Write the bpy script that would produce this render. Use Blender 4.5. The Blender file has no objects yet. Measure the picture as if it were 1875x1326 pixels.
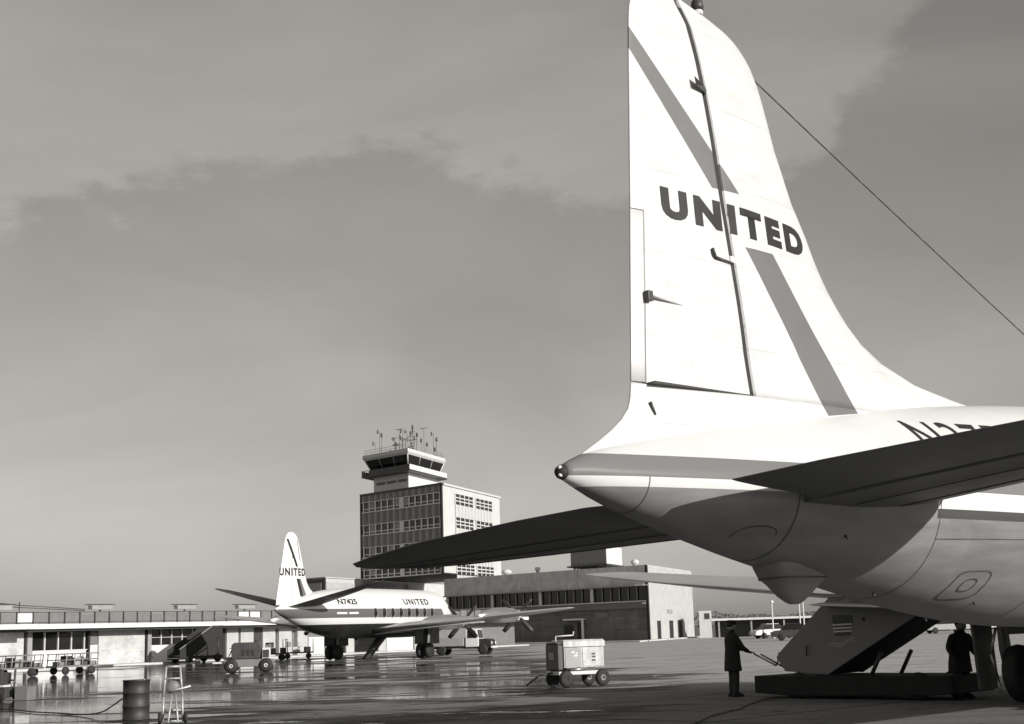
import bpy, bmesh, math, random
from mathutils import Vector, Matrix
R = math.radians
random.seed(7)
sc = bpy.context.scene
col = sc.collection

# ---------------------------------------------------------------- camera
CAM_H, PITCH, ROLL = 1.7, R(10.66), R(1.75)
cd = bpy.data.cameras.new('camera'); cam = bpy.data.objects.new('camera', cd); col.objects.link(cam)
fw = Vector((0, math.cos(PITCH), math.sin(PITCH))); up0 = Vector((0, -math.sin(PITCH), math.cos(PITCH))); r0 = Vector((1, 0, 0))
rr = r0*math.cos(ROLL) - up0*math.sin(ROLL); uu = up0*math.cos(ROLL) + r0*math.sin(ROLL)
mw = Matrix((rr, uu, -fw)).transposed().to_4x4(); mw.translation = (0, 0, CAM_H); cam.matrix_world = mw
cd.sensor_fit = 'HORIZONTAL'; cd.sensor_width = 36; cd.lens = 50.0; cd.clip_start = .1; cd.clip_end = 9000
sc.camera = cam
# ---------------------------------------------------------------- world and sun
SUN_EL = R(17.9); SUN_DIR = Vector((.766, -.643, 0)).normalized()      # horizontal direction towards the sun
WARM = (1.0, .957, .895)
w = bpy.data.worlds.new('World'); sc.world = w; w.use_nodes = True
nt = w.node_tree; nt.nodes.clear()
out = nt.nodes.new('ShaderNodeOutputWorld'); bg = nt.nodes.new('ShaderNodeBackground')
sky = nt.nodes.new('ShaderNodeTexSky'); sky.sky_type = 'NISHITA'; sky.sun_disc = False
sky.sun_elevation = SUN_EL; sky.sun_rotation = math.atan2(SUN_DIR.x, SUN_DIR.y)
sky.air_density = 1.0; sky.dust_density = 1.2; sky.ozone_density = 1.0
bw = nt.nodes.new('ShaderNodeRGBToBW'); nt.links.new(sky.outputs[0], bw.inputs[0])
tc = nt.nodes.new('ShaderNodeTexCoord'); mp = nt.nodes.new('ShaderNodeMapping'); mp.inputs['Scale'].default_value = (1.2, 1.2, 3.6)
mp.inputs['Rotation'].default_value = (.25, .1, .5)
nt.links.new(tc.outputs['Generated'], mp.inputs[0])
nz = nt.nodes.new('ShaderNodeTexNoise'); nz.inputs['Scale'].default_value = 2.0; nz.inputs['Detail'].default_value = 9; nz.inputs['Roughness'].default_value = .52
nz.inputs['Distortion'].default_value = .5
nt.links.new(mp.outputs[0], nz.inputs['Vector'])
cr = nt.nodes.new('ShaderNodeMapRange'); cr.inputs['From Min'].default_value = .38; cr.inputs['From Max'].default_value = .68
cr.inputs['To Min'].default_value = .87; cr.inputs['To Max'].default_value = 1.08
nt.links.new(nz.outputs['Fac'], cr.inputs['Value'])
# a high cloud sheet with a ragged lower edge
def wm(op, a, b=None, c=None):
    n = nt.nodes.new('ShaderNodeMath'); n.operation = op
    for i, v in enumerate((a, b, c)):
        if v is None: continue
        if isinstance(v, (int, float)): n.inputs[i].default_value = v
        else: nt.links.new(v, n.inputs[i])
    return n.outputs[0]
sx = nt.nodes.new('ShaderNodeSeparateXYZ'); nt.links.new(tc.outputs['Generated'], sx.inputs[0])
mp2 = nt.nodes.new('ShaderNodeMapping'); mp2.inputs['Scale'].default_value = (9, 9, 20); nt.links.new(tc.outputs['Generated'], mp2.inputs[0])
nz2 = nt.nodes.new('ShaderNodeTexNoise'); nz2.inputs['Scale'].default_value = 1.6; nz2.inputs['Detail'].default_value = 12; nz2.inputs['Roughness'].default_value = .62; nt.links.new(mp2.outputs[0], nz2.inputs['Vector'])
edge = wm('ADD', .332, wm('MULTIPLY', wm('ABSOLUTE', wm('ADD', sx.outputs[0], .10))  , -.25))
edge = wm('ADD', edge, wm('MULTIPLY', wm('MAXIMUM', wm('SUBTRACT', sx.outputs[0], .16), 0.0), 1.25))
tt = wm('ADD', wm('SUBTRACT', sx.outputs[2], edge), wm('MULTIPLY', wm('SUBTRACT', nz2.outputs['Fac'], .5), .11))
mk = nt.nodes.new('ShaderNodeMapRange'); mk.interpolation_type = 'SMOOTHSTEP'; mk.inputs['From Min'].default_value = -.009; mk.inputs['From Max'].default_value = .016; mk.inputs['To Min'].default_value = .97; mk.inputs['To Max'].default_value = 1.24; nt.links.new(tt, mk.inputs['Value'])
crm = wm('MULTIPLY', cr.outputs[0], mk.outputs[0])
mu = nt.nodes.new('ShaderNodeMath'); mu.operation = 'MULTIPLY'; pw = nt.nodes.new('ShaderNodeMath'); pw.operation = 'POWER'; pw.inputs[1].default_value = .8; nt.links.new(bw.outputs[0], pw.inputs[0]); nt.links.new(pw.outputs[0], mu.inputs[0]); nt.links.new(crm, mu.inputs[1])
cc = nt.nodes.new('ShaderNodeVectorMath'); cc.operation = 'SCALE'; cc.inputs[0].default_value = WARM; nt.links.new(mu.outputs[0], cc.inputs['Scale'])
nt.links.new(cc.outputs[0], bg.inputs['Color']); bg.inputs['Strength'].default_value = .15
nt.links.new(bg.outputs[0], out.inputs[0])
sl = bpy.data.lights.new('sun', 'SUN'); sl.energy = 5.0; sl.angle = R(.5); sl.color = (1, .965, .915)
so = bpy.data.objects.new('sun', sl); col.objects.link(so); so.location = (40, -40, 60)
to_sun = Vector((SUN_DIR.x*math.cos(SUN_EL), SUN_DIR.y*math.cos(SUN_EL), math.sin(SUN_EL)))
so.rotation_euler = to_sun.to_track_quat('Z', 'Y').to_euler()
vs = sc.view_settings; vs.view_transform = 'Standard'; vs.look = 'None'; vs.exposure = 0.0; vs.gamma = 1.0; vs.use_curve_mapping = False

# ---------------------------------------------------------------- helpers
class NT:
    """small helper that writes math nodes"""
    def __init__(s, m):
        m.use_nodes = True; s.t = m.node_tree; s.b = s.t.nodes['Principled BSDF']
    def new(s, typ): return s.t.nodes.new(typ)
    def put(s, sock, v):
        if hasattr(v, 'is_output') or isinstance(v, bpy.types.NodeSocket): s.t.links.new(v, sock)
        else: sock.default_value = v
    def m(s, op, a, b=None, c=None):
        n = s.new('ShaderNodeMath'); n.operation = op
        for i, v in enumerate((a, b, c)):
            if v is not None: s.put(n.inputs[i], v)
        return n.outputs[0]
    def coord(s, kind='Object', scale=None, rot=None):
        n = s.new('ShaderNodeTexCoord'); o = n.outputs[kind]
        if scale or rot:
            p = s.new('ShaderNodeMapping'); s.t.links.new(o, p.inputs[0])
            if scale: p.inputs['Scale'].default_value = scale
            if rot: p.inputs['Rotation'].default_value = rot
            o = p.outputs[0]
        return o
    def xyz(s, v):
        n = s.new('ShaderNodeSeparateXYZ'); s.t.links.new(v, n.inputs[0]); return n.outputs
    def noise(s, vec, scale, detail=4, rough=.55, dist=0):
        n = s.new('ShaderNodeTexNoise'); s.t.links.new(vec, n.inputs['Vector'])
        n.inputs['Scale'].default_value = scale; n.inputs['Detail'].default_value = detail; n.inputs['Roughness'].default_value = rough; n.inputs['Distortion'].default_value = dist
        return n.outputs['Fac']
    def rng(s, v, a, b, c, d, smooth=False):
        n = s.new('ShaderNodeMapRange'); s.put(n.inputs['Value'], v)
        if smooth: n.interpolation_type = 'SMOOTHSTEP'
        for k, x in zip(('From Min', 'From Max', 'To Min', 'To Max'), (a, b, c, d)): s.put(n.inputs[k], x)
        return n.outputs[0]
    def mix(s, f, a, b):
        n = s.new('ShaderNodeMix'); n.data_type = 'FLOAT'; s.put(n.inputs[0], f); s.put(n.inputs[2], a); s.put(n.inputs[3], b); return n.outputs[0]
    def grey(s, v):
        n = s.new('ShaderNodeCombineColor')
        for i in range(3): s.put(n.inputs[i], v)
        s.t.links.new(n.outputs[0], s.b.inputs['Base Color'])
    def bump(s, h, strength=.2, dist=.02):
        n = s.new('ShaderNodeBump'); n.inputs['Strength'].default_value = strength; n.inputs['Distance'].default_value = dist
        s.t.links.new(h, n.inputs['Height']); s.t.links.new(n.outputs[0], s.b.inputs['Normal'])

MATS = {}
def mat(name, v, rough=.6, metal=0., var=.15, scale=2.5, bump=0., streak=0.):
    if name in MATS: return MATS[name]
    m = bpy.data.materials.new(name); n = NT(m); c = n.coord()
    f = n.noise(c, scale, 6, .6)
    val = n.rng(f, .25, .75, v*(1-var), v*(1+var))
    if streak:
        c2 = n.coord(scale=(3, 3, .25)); g = n.noise(c2, 2.0, 4, .6)
        val = n.m('MULTIPLY', val, n.rng(g, .35, .7, 1-streak, 1.0))
    n.grey(val)
    n.b.inputs['Roughness'].default_value = rough; n.b.inputs['Metallic'].default_value = metal
    n.put(n.b.inputs['Roughness'], n.rng(f, .3, .7, max(.02, rough*.85), min(1, rough*1.15)))
    if bump: n.bump(n.noise(c, scale*6, 5, .6), bump, .02)
    MATS[name] = m; return m

WHITE = mat('white_paint', .66, .35, var=.04)
WHITE2 = mat('white_render', .56, .7, var=.07, scale=.6, streak=.12)
CREAM = mat('pale_panel', .60, .6, var=.08)
GREY = mat('grey_paint', .30, .5, var=.1)
MID = mat('mid_grey_paint', .17, .5)
DARK = mat('dark_paint', .045, .5, var=.3)
BLACK = mat('black_rubber', .018, .75, var=.3, scale=9)
GLASS = mat('dark_glass', .012, .06, var=.1)
ALU = mat('bare_metal', .55, .32, .85, var=.1, scale=1.2)
STEEL = mat('steel', .35, .4, .8, var=.15)
SPAN_L = mat('spandrel_light', .27, .5, var=.08)
SPAN_D = mat('spandrel_dark', .14, .5, var=.08)
CONC = mat('concrete_panel', .60, .85, var=.28, scale=.7, bump=.2, streak=.2)
STONE = mat('pale_stone', .42, .85, var=.14, scale=1.2, bump=.3)
CLOTH = mat('dark_cloth', .018, .9, var=.3, scale=6)
CLOTH2 = mat('grey_cloth', .03, .9, var=.3, scale=6)
SKIN = mat('skin', .32, .5, var=.08, scale=8)
HAIR = mat('hair', .012, .6)
LETTER = mat('letter_paint', .02, .4, var=.1)

def brick_mat(name, v1, v2, vm, sc_=1.0):
    m = bpy.data.materials.new(name); n = NT(m); c = n.coord()
    x, y, z = n.xyz(c)[:3]
    cx = n.new('ShaderNodeCombineXYZ'); n.put(cx.inputs[0], n.m('ADD', x, y)); n.put(cx.inputs[1], z)
    b = n.new('ShaderNodeTexBrick'); n.t.links.new(cx.outputs[0], b.inputs['Vector'])
    b.inputs['Scale'].default_value = 1; b.inputs['Brick Width'].default_value = .24*sc_; b.inputs['Row Height'].default_value = .08*sc_; b.inputs['Mortar Size'].default_value = .01*sc_
    b.inputs['Color1'].default_value = (v1, v1, v1, 1); b.inputs['Color2'].default_value = (v2, v2, v2, 1); b.inputs['Mortar'].default_value = (vm, vm, vm, 1)
    sp = n.new('ShaderNodeRGBToBW'); n.t.links.new(b.outputs['Color'], sp.inputs[0])
    f = n.noise(c, .7, 6, .6)
    n.grey(n.m('MULTIPLY', sp.outputs[0], n.rng(f, .3, .7, .75, 1.2)))
    n.b.inputs['Roughness'].default_value = .85; n.bump(sp.outputs[0], .25, .01)
    return m
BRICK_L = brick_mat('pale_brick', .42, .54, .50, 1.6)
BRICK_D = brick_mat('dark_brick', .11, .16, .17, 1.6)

class MB:
    def __init__(s): s.v = []; s.f = []; s.mi = []; s.cur = 0; s.sm = []
    def add(s, vs, fs, smooth=False):
        o = len(s.v); s.v += [tuple(p) for p in vs]; s.f += [tuple(i+o for i in f) for f in fs]; s.mi += [s.cur]*len(fs); s.sm += [smooth]*len(fs); return s
    def box(s, x0, x1, y0, y1, z0, z1):
        return s.add([(x0,y0,z0),(x1,y0,z0),(x1,y1,z0),(x0,y1,z0),(x0,y0,z1),(x1,y0,z1),(x1,y1,z1),(x0,y1,z1)],
            [(0,3,2,1),(4,5,6,7),(0,1,5,4),(1,2,6,5),(2,3,7,6),(3,0,4,7)])
    def prism(s, poly, z0, z1):
        n = len(poly); a = [(p[0],p[1],z0) for p in poly]+[(p[0],p[1],z1) for p in poly]
        return s.add(a, [tuple(range(n-1,-1,-1)), tuple(range(n,2*n))]+[(i,(i+1)%n,n+(i+1)%n,n+i) for i in range(n)])
    def frus(s, p0, z0, p1, z1):
        n = len(p0); a = [(p[0],p[1],z0) for p in p0]+[(p[0],p[1],z1) for p in p1]
        return s.add(a, [tuple(range(n-1,-1,-1)), tuple(range(n,2*n))]+[(i,(i+1)%n,n+(i+1)%n,n+i) for i in range(n)])
    def xz(s, poly, y0, y1):
        n = len(poly); a = [(p[0],y0,p[1]) for p in poly]+[(p[0],y1,p[1]) for p in poly]
        return s.add(a, [tuple(range(n)), tuple(range(2*n-1,n-1,-1))]+[(i,n+i,n+(i+1)%n,(i+1)%n) for i in range(n)])
    def tube(s, p, q, r0, r1=None, n=10, cap=True, smooth=True):
        p, q = Vector(p), Vector(q); r1 = r0 if r1 is None else r1
        d = (q-p).normalized(); a = d.orthogonal().normalized(); b = d.cross(a)
        vs = [p+(a*math.cos(t)+b*math.sin(t))*r0 for t in [2*math.pi*i/n for i in range(n)]]+[q+(a*math.cos(t)+b*math.sin(t))*r1 for t in [2*math.pi*i/n for i in range(n)]]
        s.add(vs, [(i,(i+1)%n,n+(i+1)%n,n+i) for i in range(n)], smooth)
        if cap: o = len(s.v)-2*n; s.f += [tuple(range(o+n-1,o-1,-1)), tuple(range(o+n,o+2*n))]; s.mi += [s.cur]*2; s.sm += [False]*2
        return s
    def path(s, pts, r, n=6):
        for a, b in zip(pts, pts[1:]): s.tube(a, b, r, r, n)
        return s
    def loft(s, rings, cap=True, smooth=True, close=True):
        n = len(rings[0]); o = len(s.v); s.v += [tuple(p) for r in rings for p in r]
        fs = []
        for k in range(len(rings)-1):
            for i in range(n if close else n-1):
                j = (i+1) % n; fs.append((o+k*n+i, o+k*n+j, o+(k+1)*n+j, o+(k+1)*n+i))
        s.f += fs; s.mi += [s.cur]*len(fs); s.sm += [smooth]*len(fs)
        if cap:
            s.f += [tuple(range(o+n-1, o-1, -1)), tuple(range(o+(len(rings)-1)*n, o+len(rings)*n))]; s.mi += [s.cur]*2; s.sm += [False]*2
        return s
    def lathe(s, prof, c, axis='z', n=20, smooth=True):
        c = Vector(c); rings = []
        for r, h in prof:
            ring = []
            for i in range(n):
                t = 2*math.pi*i/n; a, b = r*math.cos(t), r*math.sin(t)
                ring.append(c+(Vector((a,b,h)) if axis == 'z' else Vector((a,h,b)) if axis == 'y' else Vector((h,a,b))))
            rings.append(ring)
        return s.loft(rings, True, smooth)
    def build(s, name, m, parent=None, bevel=0., fix=True, loc=None):
        me = bpy.data.meshes.new(name); me.from_pydata(s.v, [], s.f)
        ms = m if isinstance(m, (list, tuple)) else [m]
        for x in ms: me.materials.append(x)
        me.polygons.foreach_set('material_index', s.mi); me.polygons.foreach_set('use_smooth', s.sm); me.update()
        if fix:
            b = bmesh.new(); b.from_mesh(me); bmesh.ops.recalc_face_normals(b, faces=b.faces); b.to_mesh(me); b.free()
        o = bpy.data.objects.new(name, me); col.objects.link(o)
        if parent: o.parent = parent
        if loc: o.location = loc
        if bevel:
            md = o.modifiers.new('bevel', 'BEVEL'); md.width = bevel; md.segments = 2; md.limit_method = 'ANGLE'; md.angle_limit = R(40)
        return o
def tag(o, label=None, cat=None, group=None, kind=None):
    if label: o['label'] = label
    if cat: o['category'] = cat
    if group: o['group'] = group
    if kind: o['kind'] = kind
    return o
def empty(name, loc, rz=0., label=None, cat=None, group=None):
    o = bpy.data.objects.new(name, None); col.objects.link(o); o.location = loc; o.rotation_euler = (0, 0, rz); o.empty_display_size = .3
    return tag(o, label, cat, group)
def copy_tree(o, parent=None):
    c = o.copy(); col.objects.link(c); c.parent = parent
    for ch in list(o.children): copy_tree(ch, c)
    return c
def interp(tab, x):
    if x <= tab[0][0]: return tab[0][1]
    for (a, b), (c, d) in zip(tab, tab[1:]):
        if x <= c: return b+(d-b)*(x-a)/(c-a) if c > a else d
    return tab[-1][1]
def sinterp(tab, x):
    """monotone smooth interpolation (Catmull-Rom)"""
    n = len(tab)
    if x <= tab[0][0]: return tab[0][1]
    if x >= tab[-1][0]: return tab[-1][1]
    for i in range(n-1):
        if x <= tab[i+1][0]:
            x0, y0 = tab[i]; x1, y1 = tab[i+1]; h = x1-x0; t = (x-x0)/h
            m0 = (y1-tab[i-1][1])/(x1-tab[i-1][0]) if i > 0 else (y1-y0)/h
            m1 = (tab[i+2][1]-y0)/(tab[i+2][0]-x0) if i < n-2 else (y1-y0)/h
            return (2*t**3-3*t*t+1)*y0+(t**3-2*t*t+t)*h*m0+(-2*t**3+3*t*t)*y1+(t**3-t*t)*h*m1
def text_bm(string, size, bold=.02, xs=1.0, spacing=1.0):
    """flat letters as a triangulated bmesh in x (right), y (up)"""
    cu = bpy.data.curves.new('t', 'FONT'); cu.body = string; cu.size = size; cu.offset = bold*size; cu.space_character = spacing; cu.resolution_u = 4
    o = bpy.data.objects.new('t', cu); col.objects.link(o)
    dg = bpy.context.evaluated_depsgraph_get(); me = bpy.data.meshes.new_from_object(o.evaluated_get(dg))
    bpy.data.objects.remove(o); bpy.data.curves.remove(cu)
    b = bmesh.new(); b.from_mesh(me); bpy.data.meshes.remove(me)
    x0 = min(v.co.x for v in b.verts); y0 = min(v.co.y for v in b.verts); x1 = max(v.co.x for v in b.verts); y1 = max(v.co.y for v in b.verts)
    for v in b.verts: v.co.x = (v.co.x-x0)*xs; v.co.y -= y0
    return b, (x1-x0)*xs, y1-y0
def text_obj(string, height, length, name, m, parent, place, bold=.03, step=.08, cut=None, spacing=1.0):
    """letters fitted to height x length then mapped by place(x, y) -> 3D"""
    b, L, H = text_bm(string, 1.0, bold, 1.0, spacing)
    for v in b.verts: v.co.x *= length/L; v.co.y *= height/H
    k = step
    while k < length:
        bmesh.ops.bisect_plane(b, geom=list(b.verts)+list(b.edges)+list(b.faces), plane_co=(k,0,0), plane_no=(1,0,0)); k += step
    k = step
    while k < height:
        bmesh.ops.bisect_plane(b, geom=list(b.verts)+list(b.edges)+list(b.faces), plane_co=(0,k,0), plane_no=(0,1,0)); k += step
    if cut: cut(b)
    for v in b.verts: v.co = Vector(place(v.co.x, v.co.y))
    me = bpy.data.meshes.new(name); b.to_mesh(me); b.free(); me.materials.append(m)
    o = bpy.data.objects.new(name, me); col.objects.link(o); o.parent = parent; return o

# ---------------------------------------------------------------- setting: apron
def apron_mat():
    m = bpy.data.materials.new('wet_apron'); n = NT(m); c = n.coord()
    x, y, z = n.xyz(c)[:3]
    big = n.noise(n.coord(scale=(.06, .16, 1)), 1.0, 6, .58, .4)
    med = n.noise(n.coord(scale=(.25, .8, 1)), 1.0, 6, .6)
    fine = n.noise(c, 9.0, 6, .65)
    # standing water towards the terminal side, drying out on the far right
    bx = n.m('ADD', n.rng(x, -16.0, -5.0, .11, .0, True), n.rng(x, -2.0, 8.0, .02, -.27, True))
    by = n.rng(y, 60.0, 130.0, .0, -.16, True)
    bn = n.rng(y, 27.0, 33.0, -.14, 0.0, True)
    wv = n.m('ADD', n.m('ADD', n.m('ADD', big, bx), by), n.m('ADD', n.m('ADD', n.rng(med, .3, .7, -.15, .15), n.rng(fine, .3, .7, -.035, .035)), bn))
    wet = n.rng(wv, .50, .545, 0, 1, True)
    damp = n.rng(wv, .36, .44, 0, 1, True)
    dry = n.m('MULTIPLY', n.m('MULTIPLY', n.rng(med, .3, .7, .30, .46), n.rng(fine, .3, .7, .88, 1.12)), n.rng(y, 30, 50, .42, 1, True))  # near ground is darkened to deepen the shadow under the airliner
    # tar joints between the slabs
    def joint(v, step, wd):
        f = n.m('FRACT', n.m('DIVIDE', n.m('ADD', v, 5000), step)); d = n.m('ABSOLUTE', n.m('SUBTRACT', f, .5))
        return n.m('LESS_THAN', n.m('SUBTRACT', .5, d), wd/step)
    rx = n.m('ADD', n.m('MULTIPLY', x, .72), n.m('MULTIPLY', y, .695)); ry = n.m('SUBTRACT', n.m('MULTIPLY', x, .695), n.m('MULTIPLY', y, .72))
    wob = n.m('MULTIPLY', n.m('SUBTRACT', fine, .5), .10)
    j = n.m('MAXIMUM', joint(n.m('ADD', rx, wob), 6.1, .05), joint(n.m('ADD', ry, wob), 6.1, .05))
    oil = n.rng(n.noise(n.coord(scale=(.9, 1.1, 1)), 1.3, 3, .5), .60, .70, 1, .45, True)
    dry = n.m('MULTIPLY', dry, oil)
    v = n.mix(damp, dry, n.m('MULTIPLY', dry, .17))
    v = n.mix(wet, v, .032)
    v = n.mix(n.m('MULTIPLY', j, n.m('SUBTRACT', 1, n.m('MULTIPLY', wet, .7))), v, .03)
    n.grey(v)
    ro = n.mix(damp, .9, n.rng(med, .3, .7, .55, .75)); ro = n.mix(wet, ro, n.rng(fine, .35, .65, .03, .11))
    n.put(n.b.inputs['Roughness'], ro)
    n.put(n.b.inputs['Specular IOR Level'], n.mix(wet, .14, .5))
    rip = n.noise(n.coord(scale=(1.2, .5, 1)), 2.0, 3, .5)
    h = n.mix(wet, n.m('MULTIPLY', fine, .6), n.m('MULTIPLY', rip, .10))
    n.bump(h, .35, .012)
    return m
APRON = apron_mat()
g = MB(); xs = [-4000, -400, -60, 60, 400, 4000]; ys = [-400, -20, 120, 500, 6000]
for i in range(5):
    for j in range(4): g.add([(xs[i],ys[j],0),(xs[i+1],ys[j],0),(xs[i+1],ys[j+1],0),(xs[i],ys[j+1],0)], [(0,1,2,3)])
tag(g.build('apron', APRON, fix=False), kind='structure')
GRASS = mat('dry_grass', .12, .95, var=.3, scale=.05)
g = MB(); g.add([(25,178,.02),(1500,178,.02),(2600,3000,.02),(-700,3000,.02),(-60,430,.02),(25,300,.02)], [(0,1,2,3,4,5)])
tag(g.build('grass_field', GRASS, fix=False), kind='structure')

# ---------------------------------------------------------------- foreground airliner
A_HEAD, A_BANK = R(46), R(2.8)
air = empty('propeller_airliner', (0,0,0), 0, 'large white-topped airliner with towering tail fin, seen from behind in the foreground', 'airliner')
S = Vector((math.sin(A_HEAD), math.cos(A_HEAD), 0)); P0_ = Vector((-math.cos(A_HEAD), math.sin(A_HEAD), 0)); Zv = Vector((0,0,1))
Pv = P0_*math.cos(A_BANK) - Zv*math.sin(A_BANK); Zb = Zv*math.cos(A_BANK) + P0_*math.sin(A_BANK)
M4 = Matrix((S, Pv, Zb)).transposed().to_4x4(); M4.translation = (.55, 13.25, 0); air.matrix_world = M4
def a_ground(s, p):   # local z of the ground under local (s, p)
    return -(M4 @ Vector((s, p, 0))).z/Zb.z
TOP = [(0,3.222),(.25,3.33),(1,3.52),(2,3.72),(3,3.88),(4.5,4.09),(6,4.27),(8,4.46),(10,4.58),(12.5,4.68),(16,4.72),(24,4.72),(27,4.66),(28.6,4.35),(29.8,3.75),(30.4,3.2),(30.6,2.95)]
BOT = [(0,3.078),(.58,2.87),(1.67,2.59),(2.65,2.37),(4.24,2.07),(5.76,1.80),(7.27,1.61),(8.63,1.54),(12,1.5),(24,1.5),(27,1.56),(28.6,1.85),(29.8,2.25),(30.4,2.6),(30.6,2.8)]
HWD = [(0,.07),(.25,.17),(.8,.34),(1.7,.55),(3,.80),(4.5,1.04),(6,1.24),(8,1.44),(10,1.55),(12.5,1.6),(24,1.6),(27,1.5),(28.6,1.2),(29.8,.7),(30.4,.3),(30.6,.1)]
def tear(s): return max(0., min(1., (8.5-s)/5.0))*min(1., s/.8)      # crown pinches up into the fin
def a_ring(s, off=0., n=56):
    t, b, h = sinterp(TOP, s)+off, sinterp(BOT, s)-off, sinterp(HWD, s)+off; zc = b+(t-b)*.52
    r = []
    for i in range(n):
        a = 2*math.pi*i/n; ca, sa = math.cos(a), math.sin(a)
        r.append((s, h*sa*(1-.5*tear(s)*max(0, ca)), zc+((t-zc) if ca > 0 else (zc-b))*ca))
    return r
def a_side(s, z):     # half width of the hull at height z
    t, b, h = sinterp(TOP, s), sinterp(BOT, s), sinterp(HWD, s); zc = b+(t-b)*.52
    k = (z-zc)/((t-zc) if z > zc else (zc-b)); return h*math.sqrt(max(0, 1-k*k))*(1-.5*tear(s)*max(0, k))
def hull_mat():
    m = bpy.data.materials.new('airliner_hull'); n = NT(m); c = n.coord(); x, y, z = n.xyz(c)[:3]
    zz = n.m('ADD', z, n.m('MULTIPLY', n.m('MINIMUM', x, 9.0), .013))        # lines drop slightly going forward
    top = n.m('GREATER_THAN', zz, 3.345); st = n.m('GREATER_THAN', zz, 3.11); wl = n.m('GREATER_THAN', zz, 3.015)
    dk = n.m('MULTIPLY', n.m('GREATER_THAN', zz, 2.80), n.m('MULTIPLY', n.m('LESS_THAN', zz, 2.905), n.m('GREATER_THAN', x, 4.9)))
    wl = n.m('MAXIMUM', wl, n.m('MULTIPLY', n.m('GREATER_THAN', zz, 2.90), n.m('GREATER_THAN', x, 4.9)))
    f = n.noise(n.coord(scale=(.5, 1, 1)), 2.2, 6, .6); f2 = n.noise(n.coord(scale=(.25, 1, 2.5)), 3.0, 4, .6)
    # panels of sheet metal differ a little from one another
    def cell(v, k): return n.m('FLOOR', n.m('MULTIPLY', v, k))
    wn = n.new('ShaderNodeTexWhiteNoise'); wn.noise_dimensions = '2D'
    cv = n.new('ShaderNodeCombineXYZ'); n.put(cv.inputs[0], cell(x, .72)); n.put(cv.inputs[1], cell(z, 1.9)); n.t.links.new(cv.outputs[0], wn.inputs['Vector'])
    metal = n.m('MULTIPLY', n.rng(f, .3, .7, .23, .29), n.rng(wn.outputs['Value'], 0, 1, .93, 1.05))
    metal = n.m('MULTIPLY', metal, n.rng(f2, .32, .7, .80, 1.05))
    v = n.mix(wl, metal, .62); v = n.mix(st, v, .17); v = n.mix(top, v, n.rng(f, .3, .7, .57, .63)); v = n.mix(dk, v, .06)
    n.grey(v)
    paint = n.m('MAXIMUM', wl, st)
    n.put(n.b.inputs['Specular IOR Level'], n.mix(paint, .5, .15))
    n.put(n.b.inputs['Metallic'], n.mix(n.m('MAXIMUM', paint, dk), .16, 0)); n.put(n.b.inputs['Roughness'], n.mix(paint, n.rng(f2, .3, .7, .40, .52), .42))
    # rivet rows along frames and stringers, over gently quilted skin
    def saw(v, step): return n.m('ABSOLUTE', n.m('SUBTRACT', n.m('FRACT', n.m('DIVIDE', v, step)), .5))
    dots = n.m('MULTIPLY', n.m('GREATER_THAN', saw(x, .05), .30), n.m('GREATER_THAN', saw(z, .31), .478))
    dots2 = n.m('MULTIPLY', n.m('GREATER_THAN', saw(z, .05), .30), n.m('GREATER_THAN', saw(x, .55), .486))
    lap = n.m('GREATER_THAN', saw(z, .62), .494)
    quilt = n.m('ADD', n.m('MULTIPLY', n.noise(n.coord(scale=(1.0, 1, 1.6)), 1.9, 2, .5), 1.6), n.m('MULTIPLY', n.m('MULTIPLY', saw(x, .55), saw(z, .31)), .9))
    hh = n.m('ADD', quilt, n.m('ADD', n.m('MULTIPLY', n.m('MAXIMUM', dots, dots2), .35), n.m('MULTIPLY', lap, -.4)))
    n.bump(hh, .30, .012)
    return m
HULL = hull_mat()
mb = MB(); ss = [0.0,.06,.12,.25,.45,.7]+[1+.5*i for i in range(24)]+[13+1.0*i for i in range(14)]+[27,27.5,28,28.5,29,29.4,29.8,30.1,30.4,30.55,30.6]
mb.loft([a_ring(s) for s in ss]); fus = mb.build('fuselage', HULL, air)
# frame seams on the lower hull
SEAMM = mat('seam_dirt', .07, .7, var=.5, scale=5)
def seam(s, a0, a1, wd=.022, off=.0035):
    mb = MB(); n = 26
    def pts(q):
        r = a_ring(q, off, 360); return [r[int(a0+(a1-a0)*i/n) % 360] for i in range(n+1)]
    mb.loft([pts(s-wd/2), pts(s+wd/2)], cap=False, close=False)
    return mb.build('seam', SEAMM, fus)
seam(.85, 100, 262, .009); seam(2.75, 98, 262, .015); seam(4.95, 100, 262, .011); seam(7.3, 102, 258, .011); seam(9.9, 102, 258, .011)
# riveted belt line along the hull
mb = MB(); b1 = []; b2 = []
for i in range(20):
    s = 4.95+i*.5; z = 2.52; b1.append((s, -a_side(s, z)-.003, z)); b2.append((s, -a_side(s, z-.012)-.003, z-.012))
mb.loft([b1, b2], cap=False, close=False); mb.build('seam', SEAMM, fus)
# tail light
mb = MB(); mb.lathe([(.015,-.075),(.045,-.065),(.066,-.035),(.074,.0),(.074,.04)], (0,0,3.15), 'x', 20); tl = mb.build('tail_light', BLACK, air)
for dz in (.036, -.034):
    mb = MB(); mb.lathe([(.004,-.012),(.016,-.008),(.02,.006),(.02,.02)], (-.062,-.022,3.15+dz), 'x', 12); mb.build('lamp_lens', WHITE, tl)
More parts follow.
